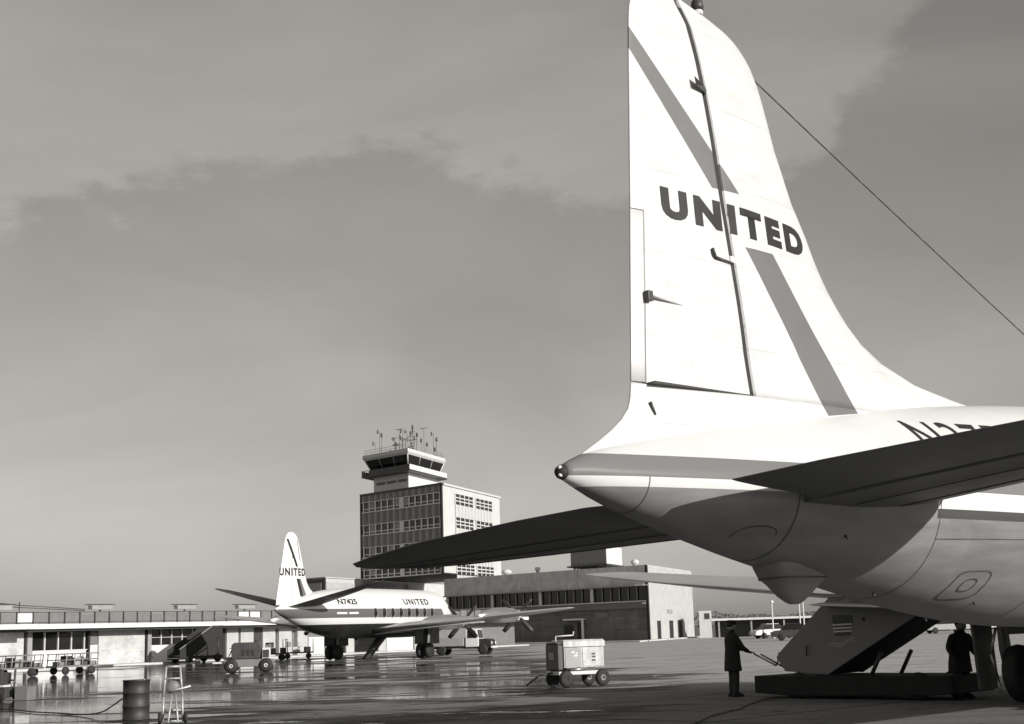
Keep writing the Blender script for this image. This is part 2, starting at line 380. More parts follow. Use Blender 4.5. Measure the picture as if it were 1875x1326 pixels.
# tail bumper fairing under the hull
mb = MB(); rings = []
for z, s0, s1, h, rd in [(2.50,2.98,4.15,.30,.12),(2.30,3.00,4.10,.28,.12),(2.17,3.05,4.00,.23,.10),(2.10,3.12,3.90,.16,.06),(1.97,3.26,3.72,.10,.04),(1.91,3.36,3.62,.06,.02),(1.885,3.42,3.56,.03,.02)]:
    ring = []; n = 24; cx, hx = (s0+s1)/2, (s1-s0)/2
    for i in range(n):
        t = 2*math.pi*i/n; c_, s_ = math.cos(t), math.sin(t)
        ring.append((cx+hx*math.copysign(abs(c_)**.6, c_), h*math.copysign(abs(s_)**.6, s_), z))
    rings.append(ring)
mb.loft(rings); bump_ = mb.build('tail_bumper', HULL, air)
mb = MB(); ring = rings[1]; mb.loft([[(p[0], p[1]*1.012, p[2]) for p in rings[2]], [(3.44+(p[0]-3.44)*1.004, p[1]*1.02, p[2]-.018) for p in rings[2]]], cap=False); mb.build('seam', DARK, bump_)
# access panels (ring frames that sit on the hull)
def hull_pt(s, z, off): return (s, -a_side(s, z)-off, z)
def hatch(s, z, hs, hz, wd, name, m, ex=.5, t0=0, t1=360, n=40):
    mb = MB(); a = []; b = []
    for i in range(n+1):
        t = R(t0+(t1-t0)*i/n); c_, s_ = math.cos(t), math.sin(t); u = math.copysign(abs(c_)**ex, c_); v = math.copysign(abs(s_)**ex, s_)
        a.append(hull_pt(s+(hs)*u, z+hz*v, .005)); b.append(hull_pt(s+(hs-wd)*u, z+(hz-wd)*v, .005))
    mb.loft([a, b], cap=False, close=False); return mb.build(name, m, fus)
hatch(5.95, 2.02, .30, .155, .014, 'hatch', SEAMM, .45); hatch(5.95, 2.02, .12, .07, .014, 'hatch', SEAMM, .7)
hatch(2.35, 2.56, .26, .09, .012, 'hatch', SEAMM, .9, 0, 190)
for s, z in ((4.8,1.98),(6.4,1.83),(6.15,1.69),(3.55,2.55),(2.95,2.98),(7.9,1.75)):
    mb = MB(); p = hull_pt(s, z, .0); mb.tube(p, (p[0]-.02, p[1]-.03, p[2]-.035), .016, .01, 8); mb.build('drain', DARK, fus)

# --- fin and rudder: a common thickness law keeps them flush
LE = [(3.3,9.6),(4.36,8.6),(4.49,8.05),(4.56,6.94),(4.70,6.18),(4.97,5.49),(5.40,4.98),(5.84,4.66),(6.28,4.45),(6.59,4.27),(6.97,4.13),(7.2,4.04),(7.72,3.91),(8.11,3.78),(8.34,3.61),(8.53,3.34),(8.66,2.92),(8.72,2.62),(8.745,2.45)]
TE = [(3.2,.10),(3.24,.12),(3.32,.24),(3.56,.66),(3.75,.92),(3.89,1.03),(4.18,1.09),(5.29,1.22),(6.52,1.36),(7.81,1.50),(8.36,1.57),(8.50,1.62),(8.62,1.76),(8.70,2.02),(8.745,2.38)]
HG = [(3.2,2.98),(4.12,2.96),(5.2,2.87),(5.71,2.82),(6.54,2.75),(6.9,2.73),(7.54,2.68),(8.08,2.61),(8.44,2.52),(8.65,2.42),(8.75,2.40)]
def le(z): return sinterp(LE, z)
def te(z): return sinterp(TE, z)
def hg(z): return interp(HG, z)
def fin_t(s, z):
    a, b = te(z), min(le(z), 6.6+max(0, 4.6-z)*2); ch = max(.05, b-a); u = max(0., min(1., (s-a)/ch))
    base = interp([(3.2,.30),(4.1,.235),(5,.20),(7,.15),(8.4,.10),(8.745,.03)], z)
    prof = min(1.0, (u/.55))**.85 if u < .55 else math.sqrt(max(0, 1-((u-.55)/.45)**2))
    fil = .16*math.exp(-(z-3.45)/.22) if z > 3.2 else .3
    return .008+base*prof + fil*min(1, u*5)*math.sqrt(max(0, 1-u**4))
def slab(name, zs, fa, fb, m, parent, scale=1.0, n=14, nose=False, off=0.0):
    """two-sided sheet between s=fa(z) and s=fb(z) following the fin's thickness"""
    mb = MB(); rings = []
    for z in zs:
        a, b = fa(z), fb(z); ring = []
        us = [.5-.5*math.cos(math.pi*i/n) for i in range(n+1)]
        for u in us: s = a+(b-a)*u; ring.append((s, -fin_t(s, z)*scale-off, z))
        for u in reversed(us): s = a+(b-a)*u; ring.append((s, fin_t(s, z)*scale+off, z))
        rings.append(ring)
    mb.loft(rings); return mb.build(name, m, parent)
def fin_mat():
    m = bpy.data.materials.new('fin_paint'); n = NT(m); c = n.coord(); x, y, z = n.xyz(c)[:3]
    def right_of(p, q):  # x > line through p,q
        k = (q[0]-p[0])/(q[1]-p[1]); return n.m('GREATER_THAN', n.m('SUBTRACT', x, n.m('MULTIPLY', n.m('SUBTRACT', z, p[1]), k)), p[0])
    def left_of(p, q): return n.m('SUBTRACT', 1, right_of(p, q))
    a = n.m('MULTIPLY', n.m('MULTIPLY', right_of((1.42,8.0),(2.58,6.45)), left_of((1.45,8.25),(3.02,6.46))), n.m('GREATER_THAN', z, 6.455))
    zl = n.m('SUBTRACT', z, n.m('MULTIPLY', n.m('SUBTRACT', x, 4.2), .12))
    b = n.m('MULTIPLY', n.m('MULTIPLY', right_of((3.02,5.83),(4.22,3.98)), left_of((3.54,5.82),(4.81,4.06))), n.m('MULTIPLY', n.m('LESS_THAN', z, 5.83), n.m('GREATER_THAN', zl, 3.99)))
    st = n.m('MAXIMUM', a, b); f = n.noise(c, 2.0, 6, .6)
    low = n.m('LESS_THAN', z, 3.34)
    gr = n.noise(n.coord(scale=(.7, 1, 3.5)), 2.6, 6, .62)
    def saw(v_, step): return n.m('ABSOLUTE', n.m('SUBTRACT', n.m('FRACT', n.m('DIVIDE', v_, step)), .5))
    jn = n.m('MAXIMUM', n.m('GREATER_THAN', saw(z, .93), .4955), n.m('MULTIPLY', n.m('GREATER_THAN', saw(n.m('ADD', x, n.m('MULTIPLY', z, .28)), 1.07), .496), n.m('LESS_THAN', z, 6.4)))
    wp = n.m('MULTIPLY', n.m('MULTIPLY', n.rng(f, .3, .7, .56, .62), n.rng(gr, .35, .75, 1.03, .86)), n.m('SUBTRACT', 1, n.m('MULTIPLY', jn, .22)))
    v = n.mix(st, wp, n.rng(f, .3, .7, .125, .145))
    rv = n.m('MULTIPLY', n.m('GREATER_THAN', saw(x, .06), .3), n.m('GREATER_THAN', saw(z, .31), .482))
    n.bump(n.m('ADD', n.m('MULTIPLY', n.noise(c, 1.7, 2, .5), 1.2), n.m('MULTIPLY', rv, .3)), .25, .012); v = n.mix(low, v, .17)
    n.grey(v); n.put(n.b.inputs['Roughness'], n.mix(st, .34, .42)); return m
FIN = fin_mat()
zs_f = [3.25+.12*i for i in range(8)]+[4.12]+[4.2+.2*i for i in range(21)]+[8.3,8.4,8.48,8.55,8.61,8.66,8.70,8.73,8.742]
zs_f = sorted(set(round(z, 3) for z in zs_f))
# fixed fin ahead of the hinge
slab('fin', [z for z in zs_f if z >= 4.11], lambda z: min(hg(z)+.012, le(z)-.02), le, FIN, air, n=18)
slab('fin_base', [z for z in zs_f if z <= 4.12], te, le, FIN, air, n=30)
TAB = [(4.12,1.29),(5.06,1.39),(6.02,1.49)]
def ra(z): return interp(TAB, z)+.006 if z <= 6.025 else te(z)
rz = [4.135]+[z for z in zs_f if z > 4.15]
rz_low = [z for z in rz if z < 6.0]+[6.02]; rz_hi = [6.028]+[z for z in rz if z > 6.03]
rb = lambda z: max(te(z)+.01, hg(z)-.085)
def slab_rings(zs, fa, fb, n=14):
    rings = []
    for z in zs:
        a, b = fa(z), fb(z); us = [.5-.5*math.cos(math.pi*i/n) for i in range(n+1)]; sv = [a+(b-a)*u for u in us]
        rings.append([(q, -fin_t(q, z), z) for q in sv]+[(q, fin_t(q, z), z) for q in sv[::-1]])
    return rings
mb = MB(); mb.loft(slab_rings(rz_low, ra, rb), cap=False); mb.loft(slab_rings([6.02]+rz_hi[1:], te, rb), cap=False)
r_ = slab_rings([4.135], ra, rb)[0]; mb.add(r_, [tuple(range(len(r_)))])
rud = mb.build('rudder', FIN, air, fix=False)
slab('trim_tab', [4.14]+[z for z in rz_low if z > 4.2 and z < 5.99]+[6.01], te, lambda z: interp(TAB, z)-.012, FIN, rud, n=6)
slab('gap_shade', [4.10]+[z for z in zs_f if 4.15 < z < 8.6]+[8.62], lambda z: hg(z)-.12, lambda z: hg(z)+.03, BLACK, air, scale=.80, n=4)  # black core put in the hinge gap to paint its shade
mb = MB(); 
for z in (4.113,):
    mb.box(1.30, 2.93, -.14, .14, 4.121, 4.134)
mb.build('gap_shade', DARK, air)
mb = MB(); mb.xz([(1.275,4.14),(1.30,4.14),(1.498,6.01),(1.473,6.01)], -.022, .022); mb.build('tab_gap', DARK, rud)
# hinge brackets, tab horn, beacon
def fin_pt(s, z, off): return (s, -fin_t(s, z)-off, z)
mb = MB(); z = 7.60; p = fin_pt(2.66, z, 0); mb.add([(2.66,p[1],z-.02),(2.60,p[1]-.03,z-.01),(2.42,p[1]-.05,z+.03),(2.41,p[1]-.045,z+.14),(2.60,p[1]-.03,z+.07),(2.67,p[1],z+.05)], [(0,1,2,3,4,5),(5,4,3,2,1,0)]); mb.build('hinge_bracket', DARK, air)
mb = MB(); mb.path([fin_pt(2.78,5.60,.005), fin_pt(2.50,5.63,.02), fin_pt(2.47,5.66,.03), fin_pt(2.46,5.73,.02)], .018); mb.build('hinge_bracket', DARK, air)
mb = MB(); p = fin_pt(2.84, 5.66, -.02); mb.box(2.76, 2.90, p[1]-.012, p[1]+.02, 5.615, 5.69); mb.build('hinge_bracket', WHITE, air)
mb = MB(); p = fin_pt(1.41,5.05,0); mb.box(1.36,1.44,p[1]-.07,p[1]+.0,5.00,5.11); h_ = mb.build('tab_horn', DARK, rud, .008)
mb = MB(); mb.tube((1.42,p[1]-.045,5.06), fin_pt(1.98,5.02,-.01), .016, .006, 8); mb.build('push_rod', GREY, h_)
mb = MB(); p = fin_pt(1.35,3.86,.0); mb.tube((1.30,p[1]-.01,3.93), (1.36,p[1]-.012,3.80), .016, .012, 8); mb.build('drain', DARK, air)
mb = MB(); mb.lathe([(.06,0),(.06,.05),(.05,.06)], (2.82,0,8.66), 'z', 16); bc = mb.build('beacon', WHITE, air)
mb = MB(); mb.lathe([(.068,.0),(.075,.05),(.065,.11),(.03,.15),(.005,.16)], (2.82,0,8.722), 'z', 16); mb.build('beacon_lens', DARK, bc)
# antenna wire to the cabin roof
mb = MB(); p, q = Vector((3.80,0,8.10)), Vector((12.0,0,4.90)); pts = []
for i in range(25):
    t = i/24; v = p.lerp(q, t); v.z -= .03*4*t*(1-t); pts.append(v)
mb.path(pts, .0085, 5); mb.tube((12.0,0,4.64), (12.0,0,4.92), .03, .015, 8); mb.build('antenna_wire', DARK, air)
# lettering
def cut_gap(b):
    for dx, io in ((-.088, 0), (.014, 0)):
        bmesh.ops.bisect_plane(b, geom=list(b.verts)+list(b.edges)+list(b.faces), plane_co=(hg(6.0)-1.755+dx, 0, 0), plane_no=Vector((1, .075, 0)).normalized())
    kill = [f for f in b.faces if -.086 < (f.calc_center_median().x+1.755-hg(6.0)+.075*f.calc_center_median().y) < .012]
    bmesh.ops.delete(b, geom=kill, context='FACES')
def place_fin(x, y): s = 1.755+x; z = 5.985+y-.032*x; return (s, -fin_t(s, z)-.006, z)
text_obj('UNITED', .35, 2.50, 'letters', LETTER, air, place_fin, .062, .07, cut_gap, 1.36)
def place_reg(x, y): s = 5.22+x; z = 3.49+y*.94; return (s, -a_side(s, z)-.005, z)
text_obj('N375', .52, 1.62, 'registration', LETTER, air, place_reg, .004, .07, None, 1.15)
# --- tailplane
def wing_panel(st, off=(0,1), n=12):
    """st: list of (p, s_te, s_le, z, t); part of the chord between off[0] and off[1]; returns rings"""
    rings = []
    for p, a, b, z, t in st:
        up, lo = [], []
        for i in range(n+1):
            u = off[0]+(off[1]-off[0])*(.5-.5*math.cos(math.pi*i/n)); s = a+(b-a)*u
            h = t*(min(1, u/.62)**.8 if u < .62 else math.sqrt(max(0, 1-((u-.62)/.38)**2)))+.006
            up.append((s, p, z+h)); lo.append((s, p, z-h*.8))
        rings.append(up+lo[::-1])
    return rings
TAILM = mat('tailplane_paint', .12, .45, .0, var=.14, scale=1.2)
def tail_st(sg):
    d = .03
    st = []
    for l, a, b, t in [(.25,1.35,5.15,.20),(1.0,1.28,5.05,.19),(2,1.28,4.93,.17),(4,1.52,4.55,.13),(5.4,1.93,4.12,.095),(6.2,2.25,3.70,.06),(6.55,2.58,3.30,.03),(6.66,2.82,3.02,.01)]:
        st.append((sg*l, a, b, 2.98+d*max(0, l-.4)*(1 if sg < 0 else -.2), t))
    return st
for sg in (-1, 1):
    st = tail_st(sg)
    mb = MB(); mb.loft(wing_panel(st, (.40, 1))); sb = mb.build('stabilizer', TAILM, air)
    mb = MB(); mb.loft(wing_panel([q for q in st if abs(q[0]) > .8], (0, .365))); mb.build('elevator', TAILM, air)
    mb = MB(); mb.loft([[(v[0], v[1], 2.98+(v[2]-2.98)*.6+.4*(q[3]-2.98)) for v in r_] for r_, q in zip(wing_panel([q for q in st if .5 < abs(q[0]) < 6.3], (.33, .42), 4), [q for q in st if .5 < abs(q[0]) < 6.3])]); mb.build('gap_shade', BLACK, sb)  # black core paints the shade in the elevator gap
    for k in (.55, .78):
        mb = MB(); ln = [(a+(b-a)*k, p, z-t*.8*(1 if k < .62 else math.sqrt(1-((k-.62)/.38)**2))-.009) for p, a, b, z, t in st[1:6]]; mb.path(ln, .007, 4); mb.build('seam', DARK, sb)
# --- wings, nacelles, gear
WINGM = mat('wing_metal', .58, .38, .55, var=.12, scale=.8)
def wing_st(sg):
    return [(sg*l, a, b, z, t) for l, a, b, z, t in [(.9,16.4,22.4,1.95,.42),(4.2,16.75,22.0,2.22,.37),(9,17.35,21.4,2.72,.28),(14,18.0,20.9,3.42,.19),(16.8,18.5,20.6,3.86,.12),(17.6,18.9,20.3,3.99,.05),(17.85,19.3,19.9,4.03,.015)]]
for sg in (-1, 1):
    st = wing_st(sg); mb = MB(); mb.loft(wing_panel(st, (0, 1), 16)); wg = mb.build('wing', WINGM, air)
    fl = [(p, a-.55, a+.75, z-.24, .06) for p, a, b, z, t in st[:3]]; fl = [((p+sg*.9) if i == 0 else p, a, b, z, t) for i, (p, a, b, z, t) in enumerate(fl)]
    mb = MB(); mb.loft(wing_panel(fl)); mb.build('flap', WINGM, wg)
    mb = MB(); al = [(p, a-.02, a+.55, z-.02, .035) for p, a, b, z, t in [(sg*9.4,17.42,0,2.78,0),(sg*13.8,18.0,0,3.40,0),(sg*16.4,18.42,0,3.80,0)]]; mb.loft(wing_panel(al)); mb.build('aileron', WINGM, wg)
    for l, z0 in ((4.2, 2.25), (9.0, 2.72)):
        mb = MB(); rings = []
        for s, r in [(18.2,.05),(19,.28),(20.3,.5),(22,.62),(23.5,.70),(24.6,.70),(25.0,.62),(25.05,.5)]:
            rings.append([(s, sg*l+r*math.cos(t), z0-.05+r*math.sin(t)) for t in [2*math.pi*i/20 for i in range(20)]])
        mb.loft(rings); nc = mb.build('nacelle', ALU, air)
        mb = MB(); mb.lathe([(.22,0),(.2,.3),(.05,.5)], (25.05, sg*l, z0-.05), 'x', 14); hb = mb.build('propeller_hub', STEEL, nc)
        for b_ in range(3):
            t = R(30+120*b_); d = Vector((0, math.cos(t), math.sin(t))); c_ = Vector((25.25, sg*l, z0-.05)); e = Vector((.08,0,0)); pr = d.cross(Vector((1,0,0)))
            mb = MB(); mb.loft([[c_+d*q+pr*w_+e*.3, c_+d*q+e, c_+d*q-pr*w_-e*.3, c_+d*q-e*.2] for q, w_ in ((.15,.06),(.6,.14),(1.4,.16),(1.95,.1))]); mb.build('propeller_blade', DARK, hb)
    # main gear
    gs, gl = 17.5, sg*4.35; zg = a_ground(gs, gl)
    mb = MB(); mb.tube((gs, gl, zg+.56), (gs+.25, gl, 2.2), .12, .15, 12); mb.tube((gs-.35, gl, zg+.75), (gs+1.2, gl, 2.1), .05, .05, 8)
    mb.box(gs-.1, gs+.5, gl-.45, gl+.45, 1.55, 2.3); strut = mb.build('gear_strut', DARK, air)
    mb = MB(); mb.box(gs-.25, gs+1.3, gl-sg*.62-.02, gl-sg*.62+.02, .95, 1.95); mb.build('gear_door', MID, strut)
    mb = MB(); mb.box(gs-.62, gs+.12, gl+sg*.92-.03, gl+sg*.92+.03, zg+.30, 2.1); mb.build('gear_door', DARK, strut)
    mb = MB(); mb.path([(gs-.45, gl+sg*.5, 1.7), (gs-.55, gl+sg*.62, 1.2), (gs-.42, gl+sg*.62, .75), (gs-.5, gl+sg*.55, zg+.25)], .03, 6); mb.build('hydraulic_line', STEEL, strut)
    for d in (-.34, .34):
        zw = a_ground(gs, gl+d)+.56
        mb = MB(); mb.lathe([(.30,-.15),(.47,-.155),(.54,-.11),(.56,0),(.54,.11),(.47,.155),(.30,.15)], (gs, gl+d, zw), 'y', 32); wh = mb.build('wheel', BLACK, air)
        mb = MB(); mb.lathe([(.29,-.10),(.25,-.13),(.1,-.12),(.08,-.16),(.02,-.16),(.02,.16),(.08,.16),(.1,.12),(.25,.13),(.29,.10)], (gs, gl+d, zw), 'y', 24); mb.build('rim', STEEL, wh)
gs = 28.0; zg = a_ground(gs, 0)
mb = MB(); mb.tube((gs, 0, zg+.4), (gs, 0, 1.8), .1, .12, 12); mb.build('nose_strut', DARK, air)
mb = MB(); mb.lathe([(.2,-.12),(.36,-.13),(.42,0),(.36,.13),(.2,.12)], (gs, 0, zg+.42), 'y', 24); mb.build('wheel', BLACK, air)

# ---------------------------------------------------------------- second airliner across the apron
vis = empty('turboprop_airliner', (-14.9, 88.0, 0), 0, 'white airliner with upswept dark tailplane parked in front of the control tower', 'airliner')
V_HEAD = R(25); vis.rotation_euler = (0, 0, math.pi/2-V_HEAD)
VTOP = [(0,3.42),(1,3.75),(3,4.25),(5,4.55),(7.5,4.72),(17.6,4.72),(19.6,4.6),(21.0,4.1),(22.0,3.4),(22.4,3.0)]
VBOT = [(0,3.2),(1,2.85),(3,2.2),(5,1.75),(7.5,1.48),(17.6,1.45),(19.6,1.55),(21.0,1.85),(22.0,2.3),(22.4,2.7)]
VHW = [(0,.06),(1,.4),(3,.95),(5,1.35),(7.5,1.6),(17.6,1.62),(19.6,1.45),(21.0,1.0),(22.0,.5),(22.4,.1)]
def v_ring(s, off=0., n=40):
    t, b, h = sinterp(VTOP, s)+off, sinterp(VBOT, s)-off, sinterp(VHW, s)+off; zc = (t+b)/2
    return [(s, h*math.sin(2*math.pi*i/n), zc+(t-b)/2*math.cos(2*math.pi*i/n)) for i in range(n)]
def v_side(s, z):
    t, b, h = sinterp(VTOP, s), sinterp(VBOT, s), sinterp(VHW, s); k = (z-(t+b)/2)/((t-b)/2); return h*math.sqrt(max(0, 1-k*k))
def v_mat():
    m = bpy.data.materials.new('second_hull'); n = NT(m); c = n.coord(); x, y, z = n.xyz(c)[:3]
    f = n.noise(c, 1.5, 5, .6)
    nose = n.m('GREATER_THAN', n.m('ADD', x, n.m('MULTIPLY', z, .9)), 21.6)
    st = n.m('MULTIPLY', n.m('MULTIPLY', n.m('GREATER_THAN', z, 2.78), n.m('LESS_THAN', z, 3.36)), n.m('SUBTRACT', 1, nose))
    wh = n.m('GREATER_THAN', z, 2.38)
    v = n.mix(wh, n.rng(f, .3, .7, .035, .06), .66); v = n.mix(st, v, .11); n.grey(v)
    n.put(n.b.inputs['Metallic'], n.mix(wh, .5, 0)); n.b.inputs['Roughness'].default_value = .35; return m
VH = v_mat()
mb = MB(); mb.loft([v_ring(s) for s in [0,.1,.4]+[1+.5*i for i in range(43)]+[22.2,22.4]]); vf = mb.build('fuselage', VH, vis)
for i in range(8):       # oval cabin windows
    s = 9.2+i*1.12; mb = MB(); ring = [(s+.26*math.cos(t), -v_side(s, 3.08+.30*math.sin(t))-.006, 3.08+.30*math.sin(t)) for t in [2*math.pi*k/16 for k in range(16)]]
    mb.add([(s, -v_side(s, 3.08)-.008, 3.08)]+ring, [(0, k+1, (k+1) % 16+1) for k in range(16)]); wn_ = mb.build('cabin_window', GLASS, vis)
    mb = MB(); mb.loft([[(s+(p[0]-s)*q, p[1]-.004, 3.08+(p[2]-3.08)*q) for p in ring] for q in (1.0, 1.16)], cap=False); mb.build('window_frame', GREY, wn_)
for s in (4.9, 6.1):
    mb = MB(); mb.add([(s+a, -v_side(s+a, z)-.008, z) for a, z in ((0,3.02),(1.0,3.02),(1.0,3.14),(0,3.14))], [(0,1,2,3)]); mb.build('hull_plate', WHITE, vis)
VLE = [(3.6,5.6),(4.3,4.4),(4.8,3.65),(5.6,3.25),(7.0,2.75),(7.8,2.42),(8.05,2.15),(8.15,1.8)]
VTE = [(3.6,.05),(4.3,.22),(6,.65),(7.6,1.05),(7.95,1.2),(8.1,1.42),(8.15,1.6)]
def vt(s, z):
    a, b = interp(VTE, z), sinterp(VLE, z); u = max(0, min(1, (s-a)/max(.02, b-a))); return .006+interp([(3.6,.2),(8.15,.06)], z)*(min(1, u/.5) if u < .5 else math.sqrt(max(0, 1-((u-.5)/.5)**2)))
def v_slab(name, zs, fa, fb, m, off=0., parent=vis, one=False):
    mb = MB(); rings = []
    for z in zs:
        a, b = fa(z), fb(z); us = [i/10 for i in range(11)]
        lo = [(a+(b-a)*u, -vt(a+(b-a)*u, z)-off, z) for u in us]
        rings.append(lo if one else lo+[(a+(b-a)*u, vt(a+(b-a)*u, z)+off, z) for u in us[::-1]])
    mb.loft(rings, cap=not one, close=not one); return mb.build(name, m, parent)
vz = [3.6+.2*i for i in range(22)]+[7.9,7.98,8.05,8.1,8.14]
hv = lambda z: interp([(3.6,1.75),(8.15,1.75)], z)
v_slab('fin', vz, lambda z: min(hv(z)+.03, sinterp(VLE, z)-.02), lambda z: sinterp(VLE, z), WHITE)
v_slab('rudder', vz, lambda z: interp(VTE, z), lambda z: max(interp(VTE, z)+.02, hv(z)-.03), WHITE)
LT = mat('livery_grey', .13, .45)
dz = [4.15+.1*i for i in range(16)]; v_slab('tail_stripe', [z for z in dz if z < 5.3], lambda z: 2.45-(z-4.15)*.34, lambda z: 2.80-(z-4.15)*.38, LETTER, .006, one=True)
v_slab('tail_stripe', [z for z in dz if z < 5.3], lambda z: 2.80-(z-4.15)*.38, lambda z: 3.20-(z-4.15)*.58, LT, .006, one=True)
v_slab('tail_stripe', [6.0+.1*i for i in range(18)], lambda z: 2.05-(z-6.0)*.52, lambda z: 2.30-(z-6.0)*.54, LETTER, .006, one=True)
v_slab('tail_stripe', [6.35+.1*i for i in range(14)], lambda z: 2.55-(z-6.35)*.22, lambda z: 2.61-(z-6.35)*.22, LETTER, .006, one=True)
text_obj('UNITED', .48, 2.75, 'letters', LETTER, vis, lambda x, y: (.42+x, -vt(.42+x, 5.42+y)-.012, 5.42+y), .04, .2, None, 1.25)
text_obj('N7425', .42, 2.0, 'registration', LETTER, vis, lambda x, y: (5.15+x, -v_side(5.15+x, 3.62+y*.9)-.01, 3.62+y*.9), .03, .2)
text_obj('UNITED', .46, 3.6, 'letters', LETTER, vis, lambda x, y: (13.2+x, -v_side(13.2+x, 3.62+y*.9)-.01, 3.62+y*.9), .03, .2, None, 1.25)
VTAIL = mat('dark_tailplane', .05, .45, var=.2)
for sg in (-1, 1):
    st = [(sg*l, a, b, 3.42+.235*l, t) for l, a, b, t in [(.2,.85,3.7,.15),(3,1.25,3.35,.12),(5.4,1.75,2.95,.07),(6.1,2.05,2.7,.03),(6.25,2.3,2.5,.01)]]
    mb = MB(); mb.loft(wing_panel(st, (.38, 1))); sb = mb.build('stabilizer', VTAIL, vis)
    mb = MB(); mb.loft(wing_panel(st[:4], (0, .36))); mb.build('elevator', VTAIL, vis)
    dl = .075 if sg < 0 else .10
    st = [(sg*l, a, b, 1.92+dl*l, t) for l, a, b, t in [(.8,9.3,14.6,.36),(4.2,10.0,14.2,.30),(8.6,10.9,13.8,.22),(13.2,12.0,13.5,.11),(14.1,12.5,13.2,.05),(14.3,12.8,13.0,.01)]]
    mb = MB(); mb.loft(wing_panel(st, (0, 1), 14)); wg = mb.build('wing', WINGM, vis)
    fl = [(p, a-.55, a+.5, z-.30, .05) for p, a, b, z, t in st[:3]]; fl[0] = (sg*1.7,)+fl[0][1:]
    mb = MB(); mb.loft(wing_panel(fl)); mb.build('flap', WINGM, wg)
    for l in (3.9, 8.2):
        z0 = 1.92+dl*l+.15; mb = MB(); rings = []
        for s, r in [(11.2,.06),(12.2,.34),(13.6,.5),(15.2,.52),(16.6,.48),(17.0,.36)]:
            rings.append([(s, sg*l+r*.8*math.cos(t), z0+r*math.sin(t)) for t in [2*math.pi*i/16 for i in range(16)]])
        mb.loft(rings); nc = mb.build('nacelle', ALU, vis)
        mb = MB(); mb.lathe([(.34,0),(.30,.3),(.18,.6),(.03,.8)], (17.0, sg*l, z0), 'x', 14); hb = mb.build('spinner', WHITE, nc)
        for b_ in range(4):
            t = R(45+90*b_); d = Vector((0, math.cos(t), math.sin(t))); c_ = Vector((17.3, sg*l, z0)); pr = d.cross(Vector((1,0,0))); e = Vector((.05,0,0))
            mb = MB(); mb.loft([[c_+d*q+pr*w_+e*1.6, c_+d*q+e, c_+d*q-pr*w_-e*1.6, c_+d*q-e*.6] for q, w_ in ((.2,.07),(.7,.14),(1.2,.15),(1.55,.12))]); mb.build('propeller_blade', DARK, hb)
    mb = MB(); mb.tube((12.3, sg*3.6, .5), (12.5, sg*3.6, 2.1), .13, .16, 10); mb.box(12.0, 13.2, sg*3.6-.62, sg*3.6-.56, .95, 2.0); mb.box(12.0, 13.2, sg*3.6+.56, sg*3.6+.62, .95, 2.0); mb.build('gear_strut', DARK, vis)
    for d in (-.32, .32):
        mb = MB(); mb.lathe([(.25,-.15),(.46,-.16),(.52,0),(.46,.16),(.25,.15)], (12.3, sg*3.6+d, .52), 'y', 20); mb.build('wheel', BLACK, vis)
mb = MB(); mb.tube((18.6,0,.4), (18.6,0,1.7), .09, .1, 8); mb.build('nose_strut', DARK, vis)
mb = MB(); mb.lathe([(.1,-.12),(.34,-.13),(.38,0),(.34,.13),(.1,.12)], (18.6,0,.38), 'y', 16); mb.build('wheel', BLACK, vis)
mb = MB(); mb.loft([[(12.5,-.2,1.6),(13.3,-.2,1.6),(13.3,.2,1.6),(12.5,.2,1.6)], [(10.4,-.2,.1),(10.8,-.2,.06),(10.8,.2,.06),(10.4,.2,.1)]]); mb.build('ventral_stair', DARK, vis)

# ---------------------------------------------------------------- buildings
def skew(K, ang_front, ang_side):
    """(u along the front to the right, v along the side to the back) -> world xy"""
    a, b = R(ang_front), R(ang_side)
    U = (-math.sin(a), -math.cos(a)) ; V = (math.sin(b), math.cos(b))
    return lambda u, v: (K[0]+U[0]*u+V[0]*v, K[1]+U[1]*u+V[1]*v)
def pbox(mb, f, u0, u1, v0, v1, z0, z1): return mb.prism([f(u0,v0), f(u1,v0), f(u1,v1), f(u0,v1)], z0, z1)
# front face runs back-left at 43 degrees, side runs back-right at 18 degrees
F1 = skew((-10.74, 205.0), -43, 18)
tower = empty('control_tower', (-10.74, 205, 0), 0, 'control tower with slanted glass cab on top of a dark gridded office block', 'control tower')
def T(mb, name, m, parent=None, bevel=0.):
    o = mb.build(name, m, parent or tower, bevel)
    if not parent: o.matrix_parent_inverse = Matrix.Translation((10.74, -205, 0))
    else: pass
    return o
LEN_S = 26.0
mb = MB(); pbox(mb, F1, -19.3, -.02, .45, LEN_S, 10.05, 22.6); body = T(mb, 'office_block', WHITE2)
mb = MB(); pbox(mb, F1, -19.6, -19.3, 0, .5, 9.9, 22.9); T(mb, 'edge_frame', DARK)
mb = MB(); pbox(mb, F1, -.35, .0, -.05, .5, 9.9, 22.85); T(mb, 'edge_frame', BLACK)
mb = MB(); pbox(mb, F1, -19.6, .1, -.05, .5, 22.62, 22.9); T(mb, 'edge_frame', DARK)
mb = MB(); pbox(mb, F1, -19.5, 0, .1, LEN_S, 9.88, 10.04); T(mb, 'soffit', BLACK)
rows = [(20.1,21.5),(16.6,18.0),(13.2,14.6),(10.05,11.2)]
spans = [(21.5,22.62),(18.0,20.1),(14.6,16.6),(11.2,13.2)]
groups = [(-18.75,-9.75),(-8.95,-.45)]
for z0, z1 in spans:
    mb = MB(); k = 0; u = -19.3
    while u < -.4:
        mb.cur = k % 2; pbox(mb, F1, u, min(u+.76, -.36), (.08 if k % 2 else .13), .44, z0, z1); u += .765; k += 1
    T(mb, 'spandrel_band', [SPAN_L, SPAN_D])
BLIND = mat('window_blind', .30, .8)
